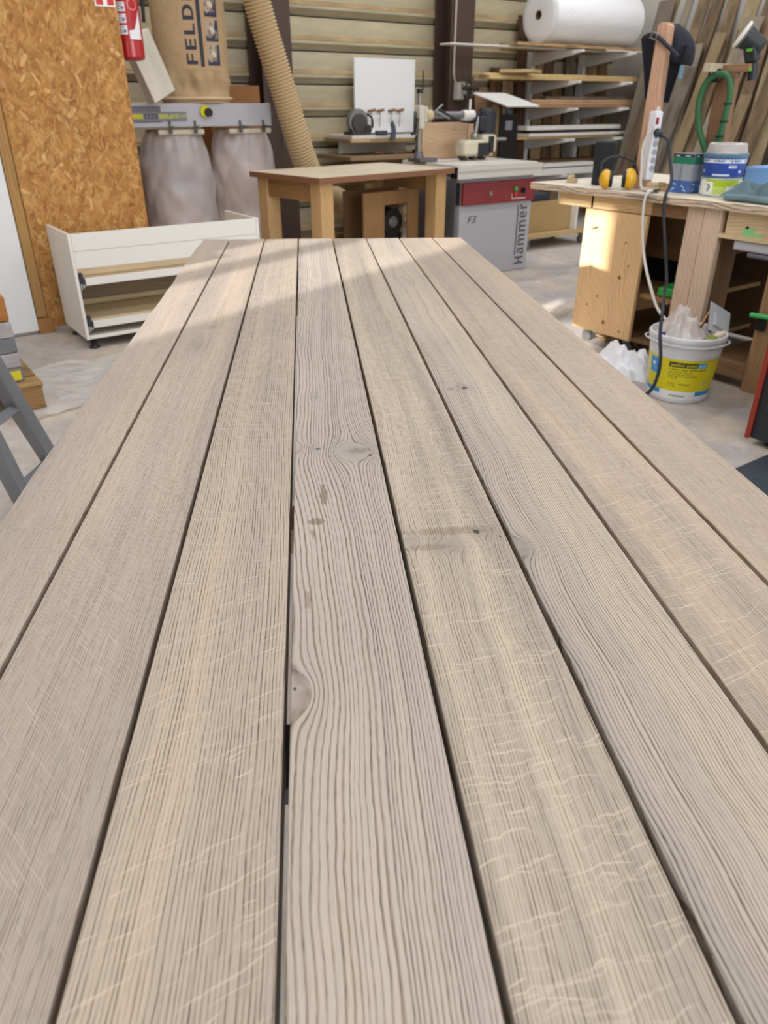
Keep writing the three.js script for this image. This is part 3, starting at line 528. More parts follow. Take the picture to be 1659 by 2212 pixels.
// ---------------------------------------------------------------- wooden side table and spindle moulder
{
  const t = thing('wooden_side_table', 'sturdy beech side table with square legs beside the grey machine', 'table', [2.75, 0, -4.67], THREE.MathUtils.degToRad(8)), L = 1.335, D = 0.82;
  part('table_top', slab(0, L, 0.828, 0.865, -D, 0, 0.003), wood('#e6d7bd', 0.4), t);
  part('edge_band', [slab(-0.004, L, 0.826, 0.864, 0.0005, 0.006, 0.001), slab(-0.006, -0.0005, 0.826, 0.864, -D, 0.006, 0.001)], wood('#8f6244', 0.6), t);
  for (const [x, z] of [[0.035, -0.155], [L - 0.155, -0.155], [0.035, -D + 0.035], [L - 0.155, -D + 0.035]]) part('leg', slab(x, x + 0.115, 0, 0.827, z, z + 0.115, 0.006), wood('#d2aa74'), t);
  part('apron', slab(0.05, 0.08, 0.7, 0.827, -D + 0.155, -0.16), wood('#a97f52'), t); part('apron', slab(L - 0.12, L - 0.09, 0.7, 0.827, -D + 0.155, -0.16), wood('#a97f52'), t);
  part('apron', slab(0.155, L - 0.16, 0.72, 0.827, -D + 0.05, -D + 0.08), wood('#b98f5c'), t);
  part('stretcher', slab(0.155, L - 0.16, 0.26, 0.36, -D + 0.05, -D + 0.08), wood('#b98f5c'), t);
}
{
  const t = thing('motor_box', 'plywood box with a dark motor inside under the side table', 'box', [3.58, 0, -5.12], THREE.MathUtils.degToRad(8));
  const p = wood('#a87f50');
  part('side_panel', slab(-0.2, 0.02, 0, 0.7, -0.02, 0), p, t); part('front_panel', [slab(0.28, 0.40, 0, 0.7, -0.02, 0), slab(0.02, 0.28, 0.6, 0.7, -0.02, 0), slab(0.02, 0.28, 0, 0.26, -0.02, 0)], p, t);
  part('back_panel', slab(-0.2, 0.4, 0, 0.7, -0.25, -0.23), wood('#7d5a36'), t); part('floor_panel', slab(-0.19, 0.39, 0.2, 0.22, -0.229, -0.021), p, t);
  const m = part('motor', [rod([0.16, 0.46, -0.2], [0.16, 0.46, -0.05], 0.11, 0.105, 32), slab(0.05, 0.27, 0.221, 0.38, -0.2, -0.06, 0.01)], BLACK, t); part('hub', rod([0.16, 0.46, -0.05], [0.16, 0.46, -0.035], 0.045, 0.035, 24), STEEL, m);
}
{ // spindle moulder
  const t = thing('spindle_moulder', 'grey spindle moulder with red control panel behind the oak table', 'machine', [4.2, 0, -4.92]);
  part('cabinet', [slab(0, 0.81, 0.0, 0.775, -0.66, -0.0, 0.012)], mat('#abaab0', 0.42), t);
  const rp = part('control_panel', slab(0.004, 0.806, 0.575, 0.745, 0.0005, 0.03, 0.006), mat('#7e191e', 0.35), t);
  part('red_side', slab(-0.006, 0, 0.575, 0.745, -0.3, 0.0, 0.002), mat('#333338', 0.5), t);
  part('dial', [rod([0.29, 0.655, 0.03], [0.29, 0.655, 0.045], 0.018, 0.016), rod([0.29, 0.655, 0.045], [0.29, 0.655, 0.052], 0.008)], STEEL, rp);
  part('button', rod([0.575, 0.675, 0.03], [0.575, 0.675, 0.045], 0.018), mat('#3c9a52', 0.4), rp, 'green start button');
  part('button', rod([0.575, 0.635, 0.03], [0.575, 0.635, 0.045], 0.016), mat('#b93a34', 0.4), rp, 'red stop button');
  part('switch', [rod([0.665, 0.66, 0.03], [0.665, 0.66, 0.045], 0.022), box(0.012, 0.04, 0.014, 0.665, 0.66, 0.052)], BLACK, rp);
  part('tag', [slab(0.54, 0.545, 0.6, 0.64, 0.03, 0.032, 0), slab(0.54, 0.7, 0.597, 0.604, 0.03, 0.032, 0)], mat('#d8c9c6', 0.5), rp);
  const f3 = canvasTex(256, 128, (g, w, h) => { g.fillStyle = '#abaab0'; g.fillRect(0, 0, w, h); g.fillStyle = '#3f3f46'; g.font = 'italic bold 128px sans-serif'; g.fillText('F3', 28, 112); });
  part('model_print', flatUV(slab(0.06, 0.235, 0.425, 0.5, 0.0005, 0.0015, 0), 0.06, 0.425, 1 / 0.175, 1 / 0.075), mat('#ffffff', 0.42, { map: f3 }), t);
  const hm = canvasTex(256, 1024, (g, w, h) => { g.fillStyle = '#abaab0'; g.fillRect(0, 0, w, h); g.fillStyle = '#47474e'; g.save(); g.translate(216, 1004); g.rotate(-Math.PI / 2); g.font = 'bold 236px sans-serif'; const m = g.measureText('Hammer').width; g.scale(990 / m, 1); g.fillText('Hammer', 0, 0); g.restore(); g.fillRect(36, 30, 26, 800); });
  part('brand_print', flatUV(slab(0.625, 0.785, 0.03, 0.555, 0.0005, 0.0015, 0), 0.625, 0.03, 1 / 0.16, 1 / 0.525), mat('#ffffff', 0.42, { map: hm }), t);
  part('machine_table', slab(-0.01, 0.86, 0.842, 0.872, -0.78, -0.02, 0.004), mat('#f2efe6', 0.35, { map: SPECK }), t);
  part('table_ribs', slab(0.02, 0.83, 0.776, 0.841, -0.7, -0.06, 0.004), mat('#55555a', 0.5), t);
  part('sliding_beam', [prism([[0, 0.78], [0.08, 0.78], [0.08, 0.815], [0.07, 0.82], [0.07, 0.83], [0.08, 0.835], [0.08, 0.868], [0, 0.868]], 0.93, 0.001).rotateY(Math.PI / 2).scale(1, 1, -1).translate(-0.1, 0, 0)].map(g => { g.computeBoundingBox(); const b = g.boundingBox; g.translate(-0.105 - b.min.x, 0, 0.085 - b.max.z); flip(g); return g; }), mat('#c9c6be', 0.4, { metalness: 0.25 }), t);
  part('beam_end', slab(-0.112, -0.106, 0.782, 0.866, 0.004, 0.084, 0.002), BLACK, t); part('beam_end', slab(0.826, 0.832, 0.782, 0.866, 0.004, 0.084, 0.002), mat('#8a877f', 0.4), t);
  part('side_cover', slab(-0.012, -0.001, 0.05, 0.77, -0.6, -0.05, 0.004), mat('#6a6a70', 0.45), t);
}
function flip(g) { const p = g.attributes.position, n = g.attributes.normal; for (let i = 0; i < p.count; i += 3) { for (const A of [p, n, g.attributes.uv]) { const s = A.itemSize; for (let k = 0; k < s; k++) { const q = A.array[(i + 1) * s + k]; A.array[(i + 1) * s + k] = A.array[(i + 2) * s + k]; A.array[(i + 2) * s + k] = q; } } } g.computeVertexNormals(); }
{
  const t = thing('plywood_fence', 'pinkish plywood sheet standing on the machine table behind the feeder', 'board', [4.36, 0.873, -5.64]);
  part('sheet', slab(0, 0.5, 0, 0.285, -0.018, 0, 0.002), wood('#e3c09c'), t);
  part('sheet', slab(0.51, 0.8, 0, 0.27, -0.018, 0, 0.002), wood('#e3c09c'), t);
  part('upright', slab(0.8, 0.825, 0, 0.33, -0.04, 0, 0.002), wood('#d9b485'), t);
  part('clamp_bolt', [rod([0.78, 0.14, 0.02], [0.93, 0.14, 0.02], 0.014), rod([0.93, 0.14, 0.02], [0.955, 0.14, 0.02], 0.012)], STEEL, t);
}
{ // power feeder
  const t = thing('power_feeder', 'grey power feeder with hand wheel on the machine table', 'power feeder', [4.17, 0.873, -5.4]);
  const LG = mat('#c9c4b6', 0.45), DG = mat('#6d6a6c', 0.4, { metalness: 0.4 });
  part('base', [slab(-0.04, 0.14, 0.0, 0.03, -0.14, 0.04, 0.006), rod([0.0, 0.03, -0.04], [0.0, 0.08, -0.04], 0.045, 0.032)], DG, t);
  part('column', rod([0, 0.03, -0.04], [0, 0.5, -0.04], 0.018), STEEL, t);
  part('column_head', [rod([0, 0.5, -0.04], [0, 0.53, -0.04], 0.026), bar([0.0, 0.55, -0.04], [0.12, 0.555, -0.04], 0.018, 0.018), rod([0.03, 0.53, -0.04], [0.03, 0.66, -0.04], 0.006)], DARK, t);
  part('carriage', [box(0.06, 0.17, 0.08, 0, 0.33, -0.04, 0.012), box(0.03, 0.12, 0.06, 0.05, 0.35, -0.04, 0.01)], LG, t);
  const w = part('hand_wheel', [torus(0.075, 0.012, -0.09, 0.29, 0.02, 0, 0.9), bar([-0.09, 0.22, 0.02], [-0.09, 0.36, 0.02], 0.012, 0.012), bar([-0.135, 0.29, 0.075], [-0.045, 0.29, -0.035], 0.012, 0.012), rod([-0.09, 0.29, 0.02], [-0.03, 0.31, -0.03], 0.014)], BLACK, t);
  part('crank_grip', rod([-0.12, 0.225, 0.06], [-0.17, 0.215, 0.09], 0.012), BLACK, w);
  part('arm', rod([0.03, 0.345, -0.04], [0.56, 0.345, -0.02], 0.026), mat('#7b787c', 0.35, { metalness: 0.5 }), t);
  part('collar', rod([0.06, 0.345, -0.04], [0.12, 0.345, -0.04], 0.04), mat('#c7b38a', 0.5), t);
  part('clamp_lever', [rod([0.13, 0.375, 0.0], [0.19, 0.42, 0.02], 0.007), rod([0.13, 0.375, 0], [0.26, 0.32, 0.03], 0.008)], STEEL, t);
  part('joint', [rod([0.44, 0.34, -0.02], [0.55, 0.34, -0.015], 0.04, 0.042, 24), rod([0.52, 0.37, -0.02], [0.52, 0.46, -0.02], 0.009)], mat('#d8d5ce', 0.4), t);
  part('cable', tube([[0.14, 0.4, 0.0], [0.25, 0.34, 0.04], [0.36, 0.3, 0.05], [0.5, 0.3, 0.04], [0.6, 0.36, 0.02]], 0.009, 40), BLACK, t);
  part('motor', [rod([0.69, 0.19, 0.0], [0.69, 0.37, 0.0], 0.085, 0.085, 28), box(0.1, 0.12, 0.1, 0.62, 0.28, 0.02, 0.015), rod([0.69, 0.37, 0], [0.69, 0.395, 0], 0.07, 0.06, 24)], mat('#23242a', 0.45), t);
  part('motor_ribs', [0, 1, 2, 3, 4, 5].map(k => torus(0.086, 0.004, 0.69, 0.215 + k * 0.026, 0, Math.PI / 2)), mat('#2e3444', 0.45), t);
  part('swivel', [rod([0.575, 0.33, 0.03], [0.535, 0.2, 0.05], 0.014, 0.016), ball(0.035, 0.525, 0.185, 0.05)], STEEL, t);
  const bd = part('feed_head', [box(0.3, 0.13, 0.14, 0.52, 0.095, 0.04, 0.035), box(0.16, 0.15, 0.14, 0.66, 0.125, 0.04, 0.03)], mat('#cdc3ab', 0.5), t);
  part('gear_opening', [box(0.13, 0.1, 0.01, 0.585, 0.085, 0.1125, 0.004), box(0.06, 0.13, 0.01, 0.665, 0.12, 0.1125, 0.004)], DARK, bd);
  for (const x of [0.42, 0.52, 0.62]) { const r = part('roller', rod([x, 0.03, 0.0], [x, 0.03, 0.08], 0.028, 0.028, 20), mat('#3a3634', 0.7), bd); part('axle', rod([x, 0.03, 0.08], [x, 0.03, 0.09], 0.01), STEEL, r); }
}
// ---------------------------------------------------------------- shelf and tool board on the back wall
{
  const t = thing('tool_shelf', 'two-tier wooden tool shelf against the ribbed back wall', 'shelf', [4.42, 0, -7.2]);
  part('upper_board', slab(0.05, 1.05, 0.955, 0.985, -0.26, 0.3), wood('#b79a6a'), t); part('white_ledge', slab(0.06, 1.05, 0.986, 1.02, -0.26, 0.26, 0.004), WHITE, t);
  part('lower_board', slab(-0.05, 1.0, 0.8, 0.84, -0.26, 0.4, 0.004), wood('#a68c68'), t); part('front_offcut', slab(0.0, 0.22, 0.96, 0.995, 0.301, 0.34, 0.003), wood('#dcc08c'), t);
  part('back_panel', slab(0.12, 0.98, 0.841, 0.954, -0.1, -0.08), WHITE, t);
  part('support', slab(0.25, 0.75, 0, 0.799, -0.2, 0.2), wood('#8c7048'), t);
  const b = thing('pegged_tool_board', 'white board on the back wall carrying four T-handled keys', 'tool board', [4.8, 1.021, -7.4]);
  part('board', slab(0.02, 0.8, 0, 0.69, -0.022, 0, 0.003), mat('#ebebea', 0.4), b);
  [0.2, 0.31, 0.46, 0.57].forEach((x, i) => {
    const k = thing('hex_key', ['leftmost', 'second', 'third', 'rightmost'][i] + ' T-handled key with wooden grip on the white tool board', 'key', [4.8 + x, 1.23, -7.4], 0, 'T-handled keys on the white board');
    part('grip', bar([-0.05, 0.0, 0.05], [0.05, 0.012, 0.05], 0.026, 0.026, 0.01), wood('#8a643e'), k); part('shaft', [rod([0, 0, 0.05], [0, -0.15, 0.03], 0.004), rod([0, -0.02, 0.046], [0, -0.02, -0.0015], 0.005)], STEEL, k);
  });
  const g = thing('bench_grinder', 'round dark saw blade guard standing on the shelf end', 'saw', [4.64, 1.021, -7.08]);
  part('guard', rod([0, 0.12, -0.03], [0, 0.12, 0.03], 0.115, 0.115, 40), mat('#8e8d90', 0.35, { metalness: 0.6 }), g); part('cover', rod([0, 0.105, 0.03], [0, 0.105, 0.05], 0.09, 0.085, 36), mat('#4a4644', 0.5), g);
  part('motor', [slab(-0.12, 0.1, 0.001, 0.03, -0.08, 0.08), rod([0.09, 0.05, -0.06], [0.09, 0.05, 0.06], 0.045)], mat('#3a302c', 0.6), g); part('handle', tube([[0.1, 0.19, 0.02], [0.16, 0.15, 0.02], [0.17, 0.06, 0.02]], 0.011, 16), BLACK, g);
  const c = thing('bar_clamp', 'long steel bar clamp with blue-grey jaw lying on the shelf', 'clamp', [4.5, 1.021, -6.955]);
  part('bar', slab(0.0, 0.98, 0.004, 0.02, 0.0, 0.012, 0.001), mat('#55565c', 0.4, { metalness: 0.6 }), c);
  part('jaw', prism([[0.40, -0.06], [0.46, -0.06], [0.47, 0.0], [0.46, 0.06], [0.43, 0.11], [0.41, 0.09], [0.42, 0.02]], 0.025, 0.003).translate(0, 0.02, 0.066), mat('#4d5866', 0.5), c); part('slider', box(0.14, 0.04, 0.03, 0.33, 0.02, 0.02, 0.008), mat('#3d4856', 0.5), c);
  const d = thing('cordless_drill', 'dark cordless drill with yellow trim on the lower shelf', 'drill', [5.3, 0.841, -6.85], 0.1);
  part('body', [rod([-0.08, 0.15, 0], [0.09, 0.15, 0], 0.034), bar([-0.05, 0.13, 0], [-0.075, 0.03, 0], 0.036, 0.044, 0.01)], mat('#2c2b2b', 0.5), d); part('chuck', rod([0.09, 0.15, 0], [0.15, 0.15, 0], 0.026, 0.012), STEEL, d); part('trim', rod([0.03, 0.15, 0], [0.05, 0.15, 0], 0.036), mat('#b98a22', 0.5), d); part('battery', box(0.1, 0.04, 0.07, -0.07, 0.021, 0, 0.006), BLACK, d);
  const chs = ['#7a4a30', '#5b4638', '#8d6b4a']; [0.3, 0.45, 0.62].forEach((x, i) => { const q = thing('chisel', ['reddish chisel lying on the lower tool shelf', 'dark chisel lying in the middle of the lower tool shelf', 'light brown chisel lying on the lower tool shelf'][i], 'chisel', [4.42 + x, 0.858, -6.9 - i * 0.03], 0.2 - i * 0.15); part('handle', rod([0, 0, 0], [0.12, 0.0, 0], 0.015, 0.012), wood(chs[i]), q); part('blade', slab(0.12, 0.24, -0.004, 0.004, -0.01, 0.01, 0.001), STEEL, q); });
}
{ // tripod-like stand with a cross knob behind the feeder
  const t = thing('folding_stand', 'thin black folding stand with cross knob before the back wall', 'stand', [5.95, 0, -6.92]), m = mat('#3c3832', 0.6);
  part('leg', rod([-0.16, 0, 0.05], [0.06, 1.55, 0], 0.009), m, t); part('leg', rod([0.26, 0, 0.05], [-0.06, 1.62, 0], 0.009), m, t); part('leg', rod([0.05, 0, -0.2], [0.02, 1.42, 0], 0.009), m, t);
  part('cross_knob', [rod([-0.07, 1.44, 0.02], [0.11, 1.44, 0.02], 0.012), ball(0.022, -0.075, 1.44, 0.02), ball(0.022, 0.115, 1.44, 0.02)], BLACK, t);
}
{
  const t = thing('black_tool_cabinet', 'tall black tool cabinet with a grey sticker behind the feeder', 'cabinet', [6.18, 0, -6.62]);
  part('body', slab(0, 0.25, 0, 1.2, -0.14, 0, 0.006), BLACK, t); part('sticker', slab(0.06, 0.16, 1.05, 1.14, 0.0, 0.002, 0), mat('#8f8f98', 0.5), t); part('bottle', rod([0.14, 1.201, -0.06], [0.14, 1.24, -0.06], 0.03), mat('#1f6f80', 0.4), t);
}
{ // plywood cart on castors right of the machine
  const t = thing('plywood_cart', 'low plywood cart on castors right of the spindle moulder', 'cart', [5.62, 0, -5.55]), m = wood('#b99a66');
  part('deck', slab(0, 0.92, 0.11, 0.15, -0.5, 0, 0.003), wood('#c9ad7c'), t); part('back', slab(0.02, 0.72, 0.151, 0.44, -0.12, -0.1), m, t); part('side', slab(0.72, 0.74, 0.151, 0.5, -0.3, -0.02), WHITE, t); part('bin', slab(0.04, 0.5, 0.151, 0.5, -0.45, -0.2, 0.006), mat('#30343c', 0.5), t);
  for (const [x, z] of [[0.06, -0.05], [0.86, -0.05], [0.06, -0.45], [0.86, -0.45]]) { const c = part('castor', [box(0.05, 0.03, 0.05, x, 0.094, z, 0.004), box(0.006, 0.05, 0.03, x - 0.02, 0.06, z, 0.001)], STEEL, t); part('wheel', rod([x - 0.014, 0.04, z], [x + 0.014, 0.04, z], 0.04, 0.04, 20), mat('#6d6a66', 0.6), c); }
}
// ---------------------------------------------------------------- cantilever timber rack
{
  const t = thing('timber_rack', 'light grey steel cantilever timber rack on the back wall', 'rack', [0, 0, 0]), m = mat('#eceae6', 0.5);
  for (const x of [7.4, 8.3]) {
    part('upright', [slab(x - 0.03, x + 0.03, 0.0, 2.1, -7.53, -7.44, 0.003)], m, t);
    for (const y of [1.83, 1.53, 1.26, 0.94, 0.55]) part('bracket', prism([[0, 0], [0.76, 0], [0.76, -0.022], [0.08, -0.13], [0, -0.13]], 0.05, 0.002).translate(0, 0, -0.025).rotateY(-Math.PI / 2).translate(x - 0.0, y, -7.438), m, t);
  }
  const W1 = mat('#dedbd4', 0.5), G = 'boards on the timber rack';
  const lay = (label, x0, x1, y, h, z0, z1, m, yaw = 0, nm = 'rack_board', r = 0.003) => solo(nm, label, 'board', box(x1 - x0, h, z0 - z1, 0, h / 2, 0, r), m, [(x0 + x1) / 2, y, (z0 + z1) / 2 - 0.09], yaw, G);
  lay('long white board sticking out left on the top rack level', 5.68, 8.4, 1.831, 0.016, -6.82, -7.0, W1);
  lay('rough tan plank under the bubble wrap roll, front of the top rack level', 6.5, 8.85, 1.848, 0.03, -6.7, -6.99, wood('#c6a474', 0.7, GRAIN_ROUGH), 0.0);
  lay('brown plank behind under the bubble wrap roll', 6.8, 8.7, 1.831, 0.04, -7.0, -7.3, wood('#bb9a70'));
  lay('thin white moulding at the right end of the top rack level', 7.9, 8.85, 1.831, 0.015, -6.67, -6.695, W1);
  lay('pale pine plank along the front of the second rack level', 6.15, 8.9, 1.531, 0.035, -6.72, -6.9, wood('#dcbf88'));
  lay('yellowish pine plank lying on top of the second rack level', 6.1, 8.6, 1.567, 0.022, -6.76, -6.95, wood('#e2c68e'));
  lay('brown plank at the back of the second rack level', 6.7, 8.8, 1.531, 0.03, -6.96, -7.3, wood('#bf9c6c'));
  lay('short pine offcut jutting askew from the second rack level', 6.35, 6.75, 1.5895, 0.03, -6.5, -6.85, wood('#d6bb84'), 0.5);
  for (const [k, l, c] of [[0, 'lowest reddish plywood sheet on the third rack level', '#bc9070'], [1, 'middle plywood sheet on the third rack level', '#d0a680'], [2, 'upper plywood sheet on the third rack level', '#d6ae88']]) lay(l, 6.85 - k * 0.03, 8.88 - k * 0.05, 1.261 + k * 0.027, 0.024, -6.7 - k * 0.01, -7.25, wood(c));
  lay('grey-brown weathered batten on top of the third rack level', 7.1, 8.86, 1.343, 0.03, -6.8, -6.9, wood('#8d7d6b', 0.8, GRAIN_ROUGH));
  solo('white_sheet', 'white laminated sheet jutting toward the machine from the third rack level', 'board', place(box(0.5, 0.014, 0.5, 0, 0, 0, 0.003), 0, 0, 0, 0.24), mat('#eae8e4', 0.4), [6.1, 1.335, -6.48], 0.1, G);
  solo('sheet_post', 'wooden prop under the jutting white sheet', 'post', slab(-0.03, 0.03, 0, 1.29, -0.03, 0.03), wood('#7d6344'), [5.93, 0, -6.45]);
  lay('upper white laminated board on the fourth rack level', 6.78, 8.4, 1.03, 0.045, -6.74, -6.95, W1, 0, 'rack_board', 0.006);
  lay('lower white laminated board on the fourth rack level', 6.78, 8.66, 0.967, 0.03, -6.7, -7.0, W1, 0, 'rack_board', 0.006);
  lay('dark spacer board under the white boards on the fourth rack level', 6.9, 8.3, 0.998, 0.031, -6.8, -6.95, wood('#4f4438'));
  lay('thin pine batten sticking out left from the fourth rack level', 6.05, 8.28, 0.941, 0.025, -6.72, -6.98, wood('#c9a868'));
  lay('upper cream board on the lowest rack level', 6.5, 7.95, 0.636, 0.04, -6.72, -6.9, W1);
  lay('front cream board on the lowest rack level', 6.4, 8.1, 0.551, 0.07, -6.69, -6.83, W1);
  lay('brown beam at the back of the lowest rack level', 6.9, 8.7, 0.551, 0.14, -7.0, -7.2, wood('#7c5c38'));
  // bubble wrap roll
  const roll = thing('bubble_wrap_roll', 'thick white roll of bubble wrap on top of the timber rack', 'roll', [7.0, 2.152, -7.02]);
  const bub = (() => { const n = 128, d = new Uint8Array(n * n * 4); for (let j = 0; j < n; j++) for (let i = 0; i < n; i++) { const u = (i / 16) % 1 - 0.5, v = ((j / 16) + (Math.floor(i / 16) % 2) * 0.5) % 1 - 0.5, r = Math.max(0, 1 - (u * u + v * v) * 5), o = (j * n + i) * 4; d[o] = d[o + 1] = d[o + 2] = 60 + 190 * Math.sqrt(r); d[o + 3] = 255; } const t2 = tex(d, n, n, false, true); t2.repeat.set(10, 8); return t2; })();
  const rg = lathe([[0.045, 0.0], [0.2, 0.0], [0.255, 0.012], [0.27, 0.04], [0.272, 0.8], [0.27, 1.46], [0.255, 1.49], [0.2, 1.5], [0.045, 1.5]], 64).rotateZ(-Math.PI / 2);
  part('wrap', rg, mat('#fbfbfc', 0.35, { bumpMap: bub, bumpScale: 0.003 }), roll); part('core', [lathe([[0.038, 0], [0.045, 0], [0.045, 1.5], [0.038, 1.5], [0.038, 0]], 32).rotateZ(-Math.PI / 2)], mat('#6d5138', 0.8), roll);
}
// planks standing behind the rack, leaning on the back wall
{
  const G = 'planks standing behind the timber rack', cols = ['#a88560', '#7d5a40', '#c0a078', '#6f4f3a', '#c9aa80', '#8f7054', '#b8956a', '#9a9186', '#c4a277'], ORD = ['first', 'second', 'third', 'fourth', 'fifth', 'sixth', 'seventh', 'eighth', 'ninth', 'tenth', 'eleventh', 'twelfth', 'thirteenth', 'fourteenth', 'fifteenth', 'sixteenth', 'seventeenth', 'eighteenth', 'nineteenth', 'twentieth'];
  let x = 6.55; const r = rng(91); let i = 0;
  while (x < 8.75) {
    const w = 0.1 + 0.13 * r(), h = 1.45 + 0.75 * r();
    if ((x < 7.36 && x + w > 7.36) || (x < 7.45 && x > 7.36)) { x = 7.45; continue; } if ((x < 8.26 && x + w > 8.26) || (x < 8.35 && x > 8.26)) { x = 8.35; continue; }
    solo('standing_plank', `${ORD[i]} plank from the left standing upright behind the rack boards`, 'plank', bar([x + w / 2, 0.004, -7.36], [x + w / 2, h, -7.515], w, 0.024, 0.002), wood(cols[i++ % cols.length], 0.75, GRAIN_ROUGH), [0, 0, 0], 0, G);
    x += w + 0.02 + 0.03 * r();
  }
}
// planks leaning on the right wall
{
  const r = rng(313), tones = [['tan', '#9d8765'], ['brown', '#877054'], ['pale tan', '#aa9574'], ['grey-brown', '#877b6b'], ['brown', '#988062'], ['yellowish', '#b9a47f'], ['dark brown', '#79624c'], ['greyish', '#9e937f'], ['reddish', '#987c61'], ['grey-brown', '#827260']];
  const ORD = ['first', 'second', 'third', 'fourth', 'fifth', 'sixth', 'seventh', 'eighth', 'ninth', 'tenth', 'eleventh', 'twelfth', 'thirteenth', 'fourteenth', 'fifteenth', 'sixteenth', 'seventeenth', 'eighteenth', 'nineteenth', 'twentieth', 'last'];
  const L = [['back', 2.2, 3.05, -6.62, -2.9], ['middle', 1.6, 2.6, -6.6, -3.0], ['front', 1.2, 2.1, -6.55, -3.1]];
  L.forEach(([row, h0, h1, z0, z1], k) => {
    let z = z0, i = 0;
    while (z < z1 && i < 20) {
      const w = 0.07 + 0.17 * r() * r() + 0.03 * k, h = h0 + (h1 - h0) * r(), gap = k === 0 ? 0.02 + 0.16 * r() * r() : 0.04 + 0.16 * r() * r() + (k === 2 ? 0.1 * r() : 0);
      const slope = 0.28, xb = X1 - 0.03 - 0.075 * k - slope * 3.2, tz = [0.02, -0.05, 0.06][k];
      const tone = tones[(i * 7 + k * 3) % tones.length], th = 0.018 + 0.01 * r();
      solo('leaning_plank', `${h > 2.3 ? 'tall' : h > 1.7 ? 'long' : 'short'} ${tone[0]} plank, ${ORD[i]} from the rack in the ${row} row on the right wall`, 'plank', bar([xb, 0.012, z + w / 2], [xb + slope * h, h, z + w / 2 + tz * h], th, w, 0.002), wood(tone[1], 0.78, r() < 0.6 ? GRAIN_ROUGH : GRAIN), [0, 0, 0], 0, `${row} row of planks on the right wall`);
      z += w + gap; i++;
    }
  });
}
